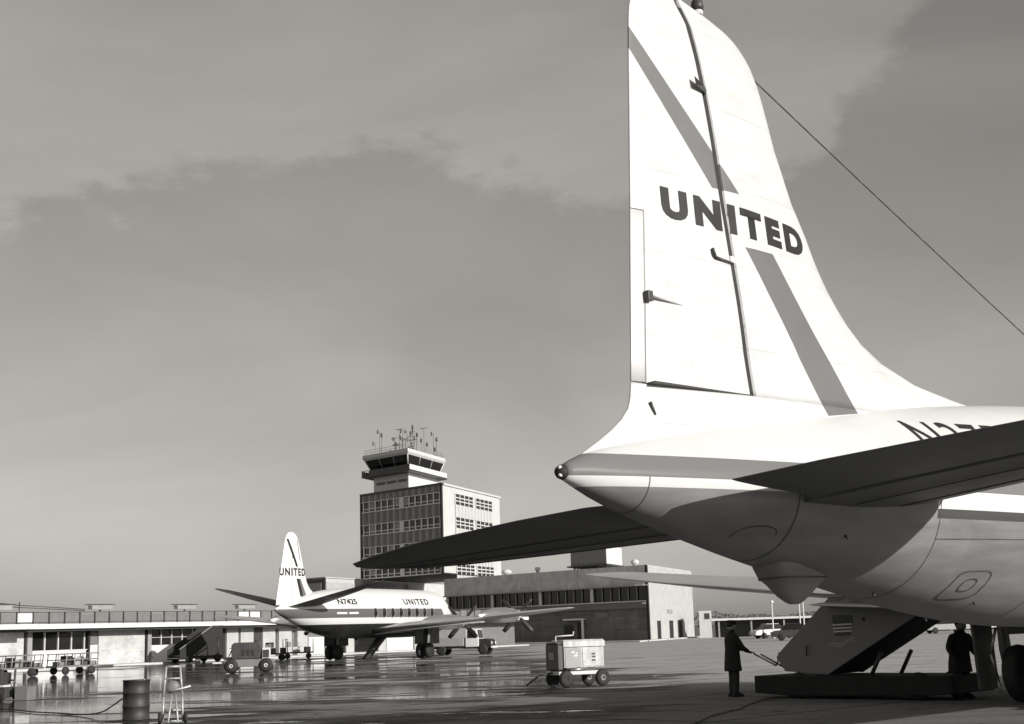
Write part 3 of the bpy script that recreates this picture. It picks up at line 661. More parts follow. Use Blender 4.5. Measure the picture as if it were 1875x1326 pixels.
for ri, (z0, z1) in enumerate(rows):
    for gi, (a, b) in enumerate(groups):
        n = 6; wd = (b-a)/n
        for i in range(n):
            mb = MB(); pbox(mb, F1, a+i*wd+.06, a+(i+1)*wd-.06, .20, .40, z0+.05, z1-.05); pane = T(mb, 'window', GLASS)
            mb = MB(); pbox(mb, F1, a+i*wd+.15, a+(i+1)*wd-.15, .14, .195, z0+.34, z0+.46)
            fr = mb.build('transom', WHITE, pane)
            if random.random() < .06 or (gi == 0 and i == 1):
                h = random.uniform(.35, .9); mb = MB(); pbox(mb, F1, a+i*wd+.2, a+(i+1)*wd-.2, .17, .195, z1-.05-h*(z1-z0), z1-.06); mb.build('blind', BLIND, pane)
        for i in range(n+1):
            mb = MB(); q = a+i*wd; pbox(mb, F1, q-.14, q+.14, .06, .43, z0, z1); T(mb, 'mullion', WHITE)
    mb = MB(); pbox(mb, F1, -9.68, -9.02, .0, .44, z0, z1); T(mb, 'mullion', WHITE)
    mb = MB(); pbox(mb, F1, -19.2, -.37, .0, .44, z0-.16, z0-.001); T(mb, 'sill', WHITE)
    mb = MB(); pbox(mb, F1, -19.2, -.37, .0, .44, z1+.001, z1+.11); T(mb, 'window_head', WHITE)
# side face, flush panels and windows
SIDEP = mat('ribbed_panel', .50, .6, var=.06)
for z0, z1 in ((20.2,21.75),(16.75,18.25),(13.3,14.8),(9.95,11.4)):
    mb = MB(); v = 5.4; k = 0
    while v < 22.0:
        pbox(mb, F1, -.02, (.10 if k % 2 else .17), v, v+.70, z0-1.9, z0-.12); v += .705; k += 1
    T(mb, 'spandrel_band', SIDEP)
    for gi, (a, b) in enumerate(((5.5,13.2),(14.4,22.1))):
        wd = (b-a)/4
        for i in range(4):
            mb = MB(); pbox(mb, F1, -.02, .03, a+i*wd+.12, a+(i+1)*wd-.12, z0, z1); pane = T(mb, 'window', GLASS)
            mb = MB()
            for zz in (z0+.42, z0+.92): pbox(mb, F1, .035, .09, a+i*wd+.12, a+(i+1)*wd-.12, zz, zz+.16)
            mb.build('transom', WHITE2, pane)
        for i in range(5):
            mb = MB(); q = a+i*wd; pbox(mb, F1, -.02, .12, q-.14, q+.14, z0-.02, z1+.06); T(mb, 'mullion', WHITE2)
mb = MB(); pbox(mb, F1, -.5, .22, .52, LEN_S+.2, 22.61, 22.9); T(mb, 'coping', WHITE2)
# cab: shaft, balcony, slanted glass and roof
mb = MB(); pbox(mb, F1, -16.4, -7.9, .6, 12.4, 22.6, 25.2); T(mb, 'cab_shaft', CREAM)
for i in range(3):
    mb = MB(); pbox(mb, F1, -15.7+i*2.6, -13.5+i*2.6, .55, .62, 23.95, 24.35); T(mb, 'window', GLASS)
mb = MB(); pbox(mb, F1, -18.3, -6.5, -1.2, 14.3, 25.2, 25.45); bal = T(mb, 'balcony', DARK)
mb = MB()
for a in (-18.25, -6.62): pbox(mb, F1, a, a+.1, -1.15, 14.2, 25.45, 26.2)
T(mb, 'balcony_parapet', CREAM); mb = MB(); pbox(mb, F1, -16.5, -6.75, -1.15, -1.05, 25.45, 26.2); T(mb, 'balcony_parapet', DARK)
mb = MB()
for z in (25.8, 26.2): mb.tube(F1(-18.3,-1.15)+(z,), F1(-16.5,-1.15)+(z,), .04, .04, 5)
for u in (-18.2,-17.6,-17.0): mb.tube(F1(u,-1.15)+(25.45,), F1(u,-1.15)+(26.2,), .04, .04, 5)
T(mb, 'balcony_rail', DARK)
p0 = [F1(-16.2,.4), F1(-7.9,.4), F1(-7.9,12.6), F1(-16.2,12.6)]; p1 = [F1(-17.6,-.9), F1(-7.1,-.9), F1(-7.1,14.0), F1(-17.6,14.0)]
mb = MB(); mb.frus(p0, 25.5, [(p[0]+(q[0]-p[0])*.22, p[1]+(q[1]-p[1])*.22) for p, q in zip(p0, p1)], 26.05); T(mb, 'cab_base', MID)
pa = [(p[0]+(q[0]-p[0])*.22, p[1]+(q[1]-p[1])*.22) for p, q in zip(p0, p1)]
mb = MB(); mb.frus(pa, 26.05, p1, 27.75); T(mb, 'cab_glass', GLASS)
def lerp2(p, q, t): return (p[0]+(q[0]-p[0])*t, p[1]+(q[1]-p[1])*t)
for e in range(4):
    for t in (0, .33, .67):
        b_, t_ = lerp2(pa[e], pa[(e+1) % 4], t), lerp2(p1[e], p1[(e+1) % 4], t); mb = MB(); mb.tube(b_+(26.05,), t_+(27.75,), .09, .09, 6); T(mb, 'mullion', CREAM if t == 0 else MID)
pr = [F1(-18.0,-1.3), F1(-6.8,-1.3), F1(-6.8,14.4), F1(-18.0,14.4)]; pr2 = [F1(-17.9,-1.2), F1(-6.9,-1.2), F1(-6.9,14.3), F1(-17.9,14.3)]
mb = MB(); mb.frus(p1, 27.75, pr, 28.05); T(mb, 'cab_roof', CREAM)
mb = MB(); mb.frus(pr, 28.06, pr2, 28.6); T(mb, 'cab_roof', WHITE2)
mb = MB(); rail = [F1(-17.6,-.9), F1(-7.2,-.9), F1(-7.2,14), F1(-17.6,14)]
for z in (28.95, 29.3): mb.path([p+(z,) for p in rail+rail[:1]], .035, 4)
for e in range(4):
    for t in (0,.25,.5,.75): q = lerp2(rail[e], rail[(e+1) % 4], t); mb.tube(q+(28.6,), q+(29.3,), .035, .035, 4)
T(mb, 'roof_rail', GREY)
random.seed(3)
for i in range(36):   # radio aerials on the cab roof
    u, v = random.uniform(-17.4,-7.4), random.uniform(-.5, 13.5); h = random.uniform(1.2, 3.9); p = F1(u, v)
    mb = MB(); mb.tube(p+(28.6,), p+(28.6+h,), .035, .025, 5)
    if i % 3 == 0: mb.tube((p[0]-.55, p[1], 28.6+h), (p[0]+.55, p[1]+.1, 28.6+h+.15), .05, .05, 5)
    elif i % 3 == 1: mb.lathe([(.05,0),(.15,.1),(.15,.6),(.05,.7)], (p[0], p[1], 28.4+h), 'z', 8)
    else: mb.tube((p[0]-.3, p[1], 28.2+h), (p[0]-.3, p[1], 28.8+h), .1, .1, 6); mb.tube((p[0]-.3, p[1], 28.45+h), (p[0]+.05, p[1], 28.45+h), .03, .03, 4)
    T(mb, 'aerial', DARK)
# low white wing under the overhang
C1 = F1(-19.4, 0); W1 = skew(C1, -43, 18)
lowb = empty('office_wing', (C1[0], C1[1], 0), 0, 'long white low building wall below the overhanging tower block', 'building')
def TL(mb, name, m): o = mb.build(name, m, lowb); o.matrix_parent_inverse = Matrix.Translation((-C1[0], -C1[1], 0)); return o
mb = MB(); pbox(mb, W1, -9, 0, -12.4, 52, 0, 9.86); TL(mb, 'wall', WHITE2)
mb = MB(); pbox(mb, W1, 0, .08, 6.0, 24, 0, 9.3); TL(mb, 'wall_panel', BRICK_L)
mb = MB(); pbox(mb, W1, .08, .14, 17.2, 18.6, 0, 9.5); TL(mb, 'wall_strip', MID)
mb = MB(); pbox(mb, W1, 0, .07, -12.3, 5.9, 0, 9.3); TL(mb, 'wall_panel', STONE)
mb = MB(); pbox(mb, W1, -8.9, -.15, -12.6, -12.42, 0, 9.7); TL(mb, 'end_wall', DARK)
mb = MB(); pbox(mb, W1, -6.5, -.9, -12.8, -12.62, 8.1, 9.2); TL(mb, 'window', GREY)
mb = MB(); pbox(mb, W1, -9.3, .3, -12.9, 52, 9.87, 10.1) if False else pbox(mb, W1, -9.3, .2, -12.9, -.4, 9.87, 10.02); TL(mb, 'roof_edge', WHITE2)
# ---- dark two-storey block
K = (15.0, 168.0); F2 = skew(K, -43, 18)
blk = empty('terminal_block', (15, 168, 0), 0, 'dark two-storey block with a long window band and pale stone end wall', 'building')
def TB(mb, name, m, parent=None): 
    o = mb.build(name, m, parent or blk)
    if not parent: o.matrix_parent_inverse = Matrix.Translation((-15, -168, 0))
    return o
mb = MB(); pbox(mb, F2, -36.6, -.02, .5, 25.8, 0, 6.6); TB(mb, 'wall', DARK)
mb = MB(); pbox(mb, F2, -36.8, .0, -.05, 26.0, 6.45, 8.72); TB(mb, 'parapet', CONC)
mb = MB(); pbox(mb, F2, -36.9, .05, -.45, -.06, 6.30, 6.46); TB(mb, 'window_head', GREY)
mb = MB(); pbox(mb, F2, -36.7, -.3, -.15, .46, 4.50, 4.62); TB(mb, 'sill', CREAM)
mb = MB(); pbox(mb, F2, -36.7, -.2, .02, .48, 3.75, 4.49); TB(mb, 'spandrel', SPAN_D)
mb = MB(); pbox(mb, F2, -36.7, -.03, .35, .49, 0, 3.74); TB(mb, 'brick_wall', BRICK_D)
mb = MB(); pbox(mb, F2, -.30, .02, -.08, .5, 0, 8.70); TB(mb, 'corner_post', BLACK)
bw_ = 36.2/4
for k in range(4):
    a = -36.5+k*bw_
    for i in range(6):
        wd = (bw_-.55)/6; u = a+.5+i*wd
        mb = MB(); pbox(mb, F2, u+.05, u+wd-.05, .36, .42, 4.63, 6.29); TB(mb, 'window', GLASS)
        mb = MB(); pbox(mb, F2, u-.05, u+.05, .18, .45, 4.63, 6.29); TB(mb, 'mullion', GREY)
    mb = MB(); pbox(mb, F2, a-.02, a+.44, .05, .46, 4.63, 6.29); TB(mb, 'pilaster', CREAM)
for i in range(3):
    mb = MB(); pbox(mb, F2, -20.2+i*.9, -19.9+i*.9, .30, .35, 3.9, 4.3); TB(mb, 'spandrel_clip', GREY)
# end wall in pale stone
mb = MB(); pbox(mb, F2, .025, .18, .0, 26.0, 0, 8.66); TB(mb, 'end_wall', STONE)
for v, wd in ((3.6,1.9),(10.4,2.2),(16.0,2.2)):
    mb = MB(); pbox(mb, F2, .185, .22, v, v+wd, 0, 2.25); TB(mb, 'door', BLACK)
mb = MB(); pbox(mb, F2, .185, .26, 9.6, 12.4, 3.1, 3.6); TB(mb, 'sign_plate', GREY)
# front door, plate and fittings
mb = MB(); pbox(mb, F2, -11.9, -10.6, .30, .34, 0, 2.3); dr = TB(mb, 'door', BLACK)
mb = MB(); pbox(mb, F2, -13.9, -10.3, -.9, .33, 2.62, 2.80); TB(mb, 'door_canopy', WHITE)
mb = MB(); pbox(mb, F2, -10.75, -10.4, -.85, -.5, 0, 2.61); TB(mb, 'canopy_post', WHITE)
mb = MB(); pbox(mb, F2, -14.2, -12.6, .30, .34, .5, 2.1); TB(mb, 'window', GLASS)
mb = MB(); pbox(mb, F2, -8.7, -6.7, .28, .34, 2.85, 3.35); TB(mb, 'sign_plate', MID)
mb = MB(); pbox(mb, F2, -.85, -.4, -.3, .0, 4.2, 4.4); TB(mb, 'wall_lamp', WHITE)
mb = MB(); pbox(mb, F2, -1.8, -.35, -.75, -.46, 6.31, 6.5); TB(mb, 'wall_lamp', WHITE)
mb = MB(); pbox(mb, F2, -38.0, -36.65, .2, 2.5, 0, 5.9); TB(mb, 'brick_pier', STONE)
# rooftop plant
mb = MB(); pbox(mb, F2, -14.4, -8.2, 5, 13, 9.45, 11.7); un = TB(mb, 'rooftop_unit', MID)
mb = MB(); pbox(mb, F2, -15.0, -7.9, 4.6, 13.6, 9.28, 9.44); TB(mb, 'unit_tray', DARK)
mb = MB()
for u in (-14,-12.6,-11.2,-9.8,-8.5):
    for v in (5.2, 12.5): pbox(mb, F2, u, u+.25, v, v+.25, 8.72, 9.28)
    mb.tube(F2(u,5.3)+(8.75,), F2(u+1.2,5.3)+(9.25,), .06, .06, 5)
TB(mb, 'unit_frame', DARK)
mb = MB(); pbox(mb, F2, -8.19, -8.1, 5, 13, 9.46, 11.7); TB(mb, 'unit_side', CREAM)
for u, v, r in ((-28,8,.7),(-21,6,.35),(-4,7,.5)):
    p = F2(u, v); mb = MB(); mb.lathe([(r*.6,0),(r*.6,.5),(r,.55),(r,.9),(r*.2,1.15)], (p[0], p[1], 8.72), 'z', 14); TB(mb, 'roof_vent', WHITE2)
# ---- low passenger terminal on the left
K3 = (-31.33, 104.86); TA = R(30)
term = empty('passenger_terminal', (K3[0], K3[1], 0), math.pi/2-TA, 'low terminal with white roof fascia, observation deck railing and pale brick walls', 'building')
# local x runs along the facade to the right, local -y faces the apron
def TT(mb, name, m, parent=None, bevel=0.): return mb.build(name, m, parent or term, bevel)
mb = MB(); mb.box(-16, 62, .35, 14, 0, 2.70); TT(mb, 'wall', MID)
mb = MB(); mb.box(-6.85, 62, -1.5, 14, 2.72, 3.05); TT(mb, 'roof_fascia', WHITE)
mb = MB(); mb.box(-16, -6.9, -2.6, 14, 2.72, 3.05); TT(mb, 'roof_fascia', WHITE)
mb = MB(); mb.box(-6.88, -6.86, -2.58, -1.5, 2.73, 3.04); TT(mb, 'fascia_end', DARK)
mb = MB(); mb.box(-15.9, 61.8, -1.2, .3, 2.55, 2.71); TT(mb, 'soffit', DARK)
def panel(u0, u1, z0, z1, y, m, name='wall_panel', d=.3): mb = MB(); mb.box(u0, u1, y, y+d, z0, z1); return TT(mb, name, m)
panel(-16, -5.8, 0, 2.54, .05, BRICK_L, 'brick_panel'); panel(-5.75, -5.6, 0, 2.54, -.1, DARK, 'column'); panel(-5.55, -5.1, 0, 2.54, 0, GREY, 'column')
for i in range(4): 
    panel(-5.05+i*1.22, -5.05+i*1.22+1.1, 1.27, 2.5, .2, GLASS, 'window', .1); panel(-5.05+i*1.22+1.12, -5.05+i*1.22+1.2, 1.27, 2.5, .1, CREAM, 'mullion', .2)
panel(-5.05, -.15, 0.02, 1.2, .02, WHITE); panel(-5.1, -.1, 1.2, 1.26, -.05, WHITE, 'sill')
panel(-.05, .12, 0, 2.54, -.1, BLACK, 'column'); panel(.15, .95, 0, 1.55, .02, CREAM); panel(.15, .95, 1.6, 2.5, .05, MID)
panel(1.05, 5.7, 0, 2.54, .02, BRICK_L, 'brick_panel'); panel(5.74, 5.9, 0, 2.54, -.1, BLACK, 'column'); panel(5.95, 6.35, 0, 2.6, -.05, GREY, 'column')
for i in range(4):
    for j in range(2): panel(6.45+i*1.15, 6.45+i*1.15+1.05, 1.42+j*.56, 1.42+j*.56+.5, .2, GLASS, 'window', .1)
    panel(6.45+i*1.15+1.06, 6.45+i*1.15+1.13, 1.4, 2.54, .1, CREAM, 'mullion', .2)
panel(6.4, 11.2, 1.93, 1.96, .12, CREAM, 'transom', .1)
panel(6.4, 11.2, .02, 1.37, .02, WHITE)
panel(11.3, 14.8, 0, 2.5, .1, BLACK, 'doorway')
for a, b in ((14.9,16.3),(16.6,18.2),(19.4,21.0),(21.5,23.2),(24.0,25.4),(28,29.2),(31,32.2),(36,37.2),(42,43.5)): panel(a, b, 0, 2.54, .0, STONE, 'pier')
panel(18.3, 19.3, 0, 2.5, .1, DARK, 'door'); panel(25.6, 27.8, .0, 1.6, .05, WHITE)
panel(29.3, 30.9, 0, 2.4, .1, GLASS, 'window'); panel(32.4, 35.9, 0, 2.4, .1, GLASS, 'window'); panel(37.4, 41.8, 0, 1.3, .05, WHITE); panel(37.4, 41.8, 1.35, 2.4, .12, GLASS, 'window')
# deck railing: posts, rails and grey infill panels
mb = MB()
for z in (3.14, 3.84): mb.box(-16, 62, -1.28, -1.22, z, z+.05)
TT(mb, 'handrail', DARK)
RAILP = mat('railing_mesh', .16, .8)
for i in range(56):
    u = -16+i*1.4; mb = MB(); mb.box(u-.04, u+.04, -1.3, -1.2, 3.05, 3.90); TT(mb, 'rail_post', DARK)
    mb = MB(); mb.box(u+.06, u+1.34, -1.24, -1.235, 3.20, 3.80 if i % 5 else 3.72); TT(mb, 'rail_panel', CREAM if i in (6, 22, 23) else RAILP)
# strip lights on short posts above the railing
for u in (-9.2, -.1, 8.6, 15.6, 25, 34):
    mb = MB(); mb.box(u-1.0, u+1.0, -1.5, -1.1, 4.04, 4.32); lb = TT(mb, 'light_box', GREY)
    mb = MB(); mb.box(u-1.25, u+1.15, -1.6, -1.0, 4.37, 4.42); mb.box(u-.05, u+.05, -1.3, -1.2, 3.9, 4.01); mb.build('light_cap', DARK, lb)
mb = MB()
for u in (-7.6,-6.6,-4.6): mb.tube((u,2,3.05), (u,2,4.7), .04, .04, 5)
mb.path([(-7.6,2,4.7),(-4.6,2,4.45),(1.5,2,4.15)], .04, 4); mb.path([(-7.6,2,4.5),(-4.6,2,4.3),(1.5,2,4.05)], .04, 4); TT(mb, 'deck_frame', DARK)

# ---------------------------------------------------------------- pavement strips in front of the buildings
PAVE = mat('pale_pavement', .50, .9, var=.2, scale=.4, bump=.15)
mb = MB(); pbox(mb, F2, -37.5, 1.5, -10.0, -6.0, 0, .12); tag(mb.build('pavement', PAVE), kind='structure')
mb = MB(); pbox(mb, F2, .3, 1.6, -5.9, 27, 0, .12); tag(mb.build('pavement', PAVE), kind='structure')
TU = Vector((math.sin(TA), math.cos(TA), 0)); TN = Vector((math.cos(TA), -math.sin(TA), 0)); K3v = Vector((K3[0], K3[1], 0))
def tp(u, d): p = K3v+TU*u+TN*d; return (p.x, p.y)
mb = MB(); mb.prism([tp(-16,2.6), tp(60,2.6), tp(60,-.0), tp(-16,-.0)][::-1], 0, .12); tag(mb.build('pavement', PAVE), kind='structure')

# ---------------------------------------------------------------- loading ramp under the wing
ramp = empty('loading_ramp', (5.94, 32.85, 0), -R(46), 'grey wheeled loading ramp with winged shield emblem under the big airliner', 'loading ramp')
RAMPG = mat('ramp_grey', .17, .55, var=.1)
side = [(-.06,1.07),(-.22,.90),(.0,.60),(1.13,.52),(3.62,1.84),(3.30,2.18),(1.30,2.20)]
for y in (0.0, 1.36):
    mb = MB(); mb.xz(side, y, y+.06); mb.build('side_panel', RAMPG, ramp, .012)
mb = MB(); mb.add([(1.13,.07,.53),(3.62,.07,1.85),(3.62,1.35,1.85),(1.13,1.35,.53)], [(0,1,2,3)]); mb.add([(1.2,.07,.62),(3.55,.07,1.93),(3.55,1.35,1.93),(1.2,1.35,.62)], [(3,2,1,0)]); mb.build('ramp_floor', DARK, ramp)
for i in range(11):
    mb = MB(); x = .15+i*.29; z = .72+i*.125; mb.box(x, x+.27, .07, 1.35, z, z+.03); mb.build('step', STEEL, ramp)
mb = MB(); mb.xz([(-.78,.12),(-.78,.50),(4.2,.50),(4.2,.14),(3.6,.10),(.2,.06)], -.12, 1.62); ch = mb.build('chassis', mat('soot_black', .009, .8, var=.4, scale=4), ramp, .02)
for x in (.35, 3.35):
    for y in (.02, 1.5):
        mb = MB(); mb.lathe([(.14,-.09),(.26,-.1),(.29,0),(.26,.1),(.14,.09)], (x, y, .29), 'y', 20); mb.build('wheel', BLACK, ramp)
for y in (.1, 1.3): mb = MB(); mb.tube((2.47,y,1.0), (2.17,y,.50), .045, .045, 8); mb.build('prop_strut', DARK, ramp)
mb = MB(); mb.path([(-.05,.2,.95),(-.28,.2,1.0),(-.30,.2,.85),(-.42,.25,.72),(-1.05,.3,.98)], .022); mb.path([(-.05,1.1,.95),(-.6,.9,.62),(-1.02,.5,.97)], .022); mb.build('tow_bar', STEEL, ramp)
mb = MB(); mb.path([(.62,-.02,.95),(.66,-.06,1.0),(.66,-.06,1.12),(.64,-.02,1.15)], .016); mb.build('grab_handle', DARK, ramp)
# shield emblem: dark top, pale and dark bars, thin flourishes above and below
mb = MB(); mb.xz([(1.36,1.63),(1.86,1.63),(1.86,1.80),(1.36,1.80)], -.012, -.001); sh = mb.build('emblem', LETTER, ramp)
for i, z in enumerate((1.575, 1.50, 1.43)):
    mb = MB(); mb.xz([(1.35+.01*i,z),(1.85-.01*i,z+.012),(1.85-.01*i,z+.045),(1.35+.01*i,z+.033)], -.012, -.001); mb.build('emblem_bar', CREAM, sh)
mb = MB(); mb.xz([(1.40,1.36),(1.80,1.36),(1.83,1.63),(1.37,1.63)], -.006, -.0015); mb.build('emblem_field', DARK, sh)
for z0 in (2.00, 1.13):
    for k in (0, .05):
        pts = [(1.22+.085*i, -.006, z0+k+.03*math.sin(i*1.05+.8)+.016*i-.03) for i in range(9)]
        mb = MB(); mb.path(pts, .008, 4); mb.build('emblem_flourish', CREAM, sh)
mb = MB(); mb.lathe([(.035,0),(.035,-.012)], (2.15,-.0,1.70), 'y', 12); mb.build('bolt', BLACK, ramp)

mb = MB(); mb.path([(5.9,33.3,.02),(5.3,32.2,.02),(4.75,30.6,.02),(4.3,29.0,.02),(3.5,27.2,.02),(2.9,25.0,.02),(1.8,22.5,.02)], .011, 6); tag(mb.build('ground_cable', BLACK), 'thin dark cable lying on the shaded ground beside the ramp', 'cable')
# ---------------------------------------------------------------- people
def skin_obj(name, pts, edges, m, parent, root=0, sub=2):
    me = bpy.data.meshes.new(name); me.from_pydata([p[0] for p in pts], edges, []); me.materials.append(m)
    o = bpy.data.objects.new(name, me); col.objects.link(o); o.parent = parent
    bm = bmesh.new(); bm.from_mesh(me); lay = bm.verts.layers.skin.verify(); bm.verts.ensure_lookup_table()
    for i, p in enumerate(pts): bm.verts[i][lay].radius = p[1] if isinstance(p[1], tuple) else (p[1], p[1]); bm.verts[i][lay].use_root = (i == root)
    bm.to_mesh(me); bm.free()
    md = o.modifiers.new('skin', 'SKIN'); md.use_smooth_shade = True; md.branch_smoothing = .3
    ms = o.modifiers.new('sub', 'SUBSURF'); ms.levels = sub; ms.render_levels = sub
    return o
def hand(pts, edges, wi, wrist, d, palm_n):
    """palm and five bent fingers rooted in the palm; d = pointing direction"""
    d = Vector(d).normalized(); n = Vector(palm_n).normalized(); sd = d.cross(n)
    w = Vector(wrist); pi_ = len(pts); pts.append((tuple(w+d*.05), (.034, .018))); edges.append((wi, pi_)); 
    for k, (off, ln) in enumerate(((-.030,.065),(-.010,.078),(.011,.082),(.031,.072))):
        a = len(pts); b0 = w+d*.09+sd*off; pts.append((tuple(b0), .0095)); pts.append((tuple(b0+d*ln*.5+n*.012), .009)); pts.append((tuple(b0+d*ln*.75+n*.042), .008)); edges.extend([(pi_, a), (a, a+1), (a+1, a+2)])
    a = len(pts); b0 = w+d*.045+sd*.042; pts.append((tuple(b0+n*.01), .011)); pts.append((tuple(b0+d*.04+sd*.018+n*.03), .009)); edges.extend([(pi_, a), (a, a+1)])
def person(loc, rz, label, arms, head_yaw=0., lean=0., coat=CLOTH, trouser=CLOTH2, feet=.11, h=1.0, cap='peak', bulk=1.0):
    """local +x is the way the figure faces"""
    e = empty('person', loc, rz, label, 'person'); e.scale = (h*bulk, h*bulk, h)
    P = []; E_ = []
    def v(p, r): P.append((p, r)); return len(P)-1
    lx = lambda z: lean*max(0, z-.95)
    pel = v((0,0,.96), (.15,.12)); bel = v((lx(1.1),0,1.12), (.155,.115)); ch = v((lx(1.32),0,1.34), (.17,.12)); nk = v((lx(1.48)+.01,0,1.49), .06)
    h1 = v((lx(1.6)+.02,0,1.575), (.075,.082)); h2 = v((lx(1.68)+.025,0,1.68), (.082,.092)); h3 = v((lx(1.72)+.02,0,1.735), (.06,.07))
    E_ += [(pel,bel),(bel,ch),(ch,nk),(nk,h1),(h1,h2),(h2,h3)]
    for sg in (-1, 1):
        hp = v((0,sg*.09,.90), .098); kn = v((.02,sg*feet*.95,.50), .066); ak = v((-.02,sg*feet,.10), .046); he = v((-.05,sg*feet,.045), .042); to = v((.16,sg*(feet+.03),.035), .034)
        E_ += [(pel,hp),(hp,kn),(kn,ak),(ak,he),(ak,to)]
    hands = []
    for sg, (el, wr, hd, pn) in zip((-1, 1), arms):
        sh_ = v((lx(1.42),sg*.185,1.43), .066); ei = v(el, .047); wi = v(wr, .033); E_ += [(ch,sh_),(sh_,ei),(ei,wi)]; hand(P, E_, wi, wr, hd, pn)
    body = skin_obj('body', P, E_, trouser, e, pel)
    # face: nose, ears, eyes and mouth sit on the head
    hx, hz = lx(1.68)+.025, 1.665
    mb = MB(); mb.lathe([(.086,-.10),(.098,-.05),(.100,.0),(.092,.05),(.06,.085),(.02,.10)], (hx-.01,0,hz), 'z', 18); mb.build('face', SKIN, e)
    mb = MB(); mb.add([(hx+.085,-.014,hz-.03),(hx+.085,.014,hz-.03),(hx+.118,0,hz-.032),(hx+.09,0,hz+.025)], [(0,1,2),(0,2,3),(1,3,2),(0,3,1)]); mb.build('nose', SKIN, e)
    for sg in (-1, 1):
        mb = MB(); mb.lathe([(.018,-.008),(.026,0),(.018,.008)], (hx-.01,sg*.098,hz-.005), 'y', 10); mb.build('ear', SKIN, e)
        mb = MB(); mb.lathe([(.004,-.004),(.011,0),(.004,.004)], (hx+.083,sg*.032,hz+.018), 'x', 8); mb.build('eye', BLACK, e)
    mb = MB(); mb.box(hx+.080,hx+.089,-.022,.022,hz-.066,hz-.058); mb.build('mouth', HAIR, e)
    mb = MB(); mb.lathe([(.100,-.03),(.106,.02),(.104,.05),(.08,.09),(.03,.11)], (hx-.022,0,hz+.008), 'z', 18); mb.build('hair', HAIR, e)
    if cap == 'peak':
        mb = MB(); mb.lathe([(.106,.05),(.112,.07),(.128,.10),(.118,.125),(.05,.135)], (hx-.012,0,hz+.0), 'z', 20); cp = mb.build('cap', CLOTH, e)
        mb = MB(); mb.loft([[(hx+.06,-.09,hz+.055),(hx+.095,0,hz+.06),(hx+.06,.09,hz+.055)], [(hx+.11,-.07,hz+.035),(hx+.165,0,hz+.032),(hx+.11,.07,hz+.035)]], cap=False, close=False); mb.build('visor', BLACK, cp)
    # coat that hangs from the shoulders
    rings = []
    for z, a, b in [(.60,.20,.235),(.64,.205,.235),(.80,.19,.225),(1.0,.175,.205),(1.12,.165,.20),(1.28,.165,.215),(1.38,.15,.225),(1.45,.115,.19),(1.50,.085,.10),(1.53,.075,.082)]:
        rings.append([(lx(z)+a*math.cos(t)*(1+.03*math.sin(5*t+z*9)), b*math.sin(t)*(1+.03*math.sin(4*t)), z) for t in [2*math.pi*i/24 for i in range(24)]])
    mb = MB(); mb.loft(rings, cap=False); ct = mb.build('coat', coat, e); ct.modifiers.new('thick', 'SOLIDIFY').thickness = .015
    for sg, (el, wr, hd, pn) in zip((-1, 1), arms):
        skin_obj('sleeve', [((lx(1.42)-.0,sg*.15,1.42), .085), ((lx(1.42),sg*.20,1.40), .082), (el, .066), (tuple(Vector(el).lerp(Vector(wr), .92)), .050)], [(0,1),(1,2),(2,3)], coat, ct, 0, 2)
    for sg in (-1, 1):
        mb = MB(); rings = []
        for x, hw, hh in [(-.11,.03,.03),(-.08,.045,.05),(.0,.048,.065),(.08,.048,.05),(.16,.045,.035),(.20,.025,.02)]:
            rings.append([(x, sg*(feet+.012*(x+.1))+hw*math.cos(t), .004+hh*(1+math.sin(t))*.85) for t in [2*math.pi*i/12 for i in range(12)]])
        mb.loft(rings); mb.build('shoe', BLACK, e)
        skin_obj('trouser_leg', [((0,sg*.092,.90), .115), ((.02,sg*feet*.95,.50), .092), ((-.01,sg*feet,.10), .080), ((-.01,sg*feet,.075), .080)], [(0,1),(1,2),(2,3)], trouser, e, 0, 2)
    return e
person((4.98, 34.25, 0), R(18), 'person in dark coat and peaked cap holding the bar of the ramp',
    [((.16,-.25,1.13), (.36,-.20,1.03), (1,.1,-.1), (0,0,-1)), ((.14,.25,1.14), (.34,.16,1.08), (1,-.2,0), (0,0,-1))], feet=.10, h=.985, cap='peak')
person((9.20, 30.55, 0), R(-60), 'person in long dark coat standing between the ramp and the landing gear, bareheaded',
    [((.02,-.29,1.14), (.14,-.27,.92), (.3,0,-1), (1,0,0)), ((.05,.28,1.14), (.20,.24,.95), (.4,-.1,-1), (1,0,0))], lean=.12, feet=.12, h=.915, cap=None, bulk=1.22)

# ---------------------------------------------------------------- ground power cart
gpu = empty('ground_power_cart', (1.60, 42.9, 0), R(24), 'boxy white ground power cart with its shaded end painted dark, standing alone on the wet apron', 'power cart')
mb = MB(); mb.box(-.82,.82,-.46,.46,.36,.46); mb.build('frame', CREAM, gpu, .01)
mb = MB(); ENAM = mat('worn_enamel', .56, .5, var=.3, scale=4, streak=.35); mb.box(-.62,.80,-.44,.44,.56,1.14); bd = mb.build('body', ENAM, gpu, .015)
mb = MB(); mb.loft([[(-.64,-.47,1.16),(.83,-.47,1.16),(.83,.47,1.16),(-.64,.47,1.16)], [(-.64,-.46,1.31),(.83,-.46,1.31),(.83,.46,1.31),(-.64,.46,1.31)], [(-.60,-.40,1.36),(.80,-.40,1.36),(.80,.40,1.36),(-.60,.40,1.36)]], smooth=False); mb.build('hood', ENAM, gpu)
mb = MB(); mb.box(-.84,-.645,-.44,.44,.50,1.22); mb.box(-.84,-.645,-.40,.40,1.22,1.30); mb.build('shaded_end', DARK, gpu, .03)  # end facing away from the sun, its shade put in as dark paint
mb = MB(); mb.box(-.856,-.842,-.20,.16,.80,1.0); mb.build('gauge_plate', GREY, gpu)
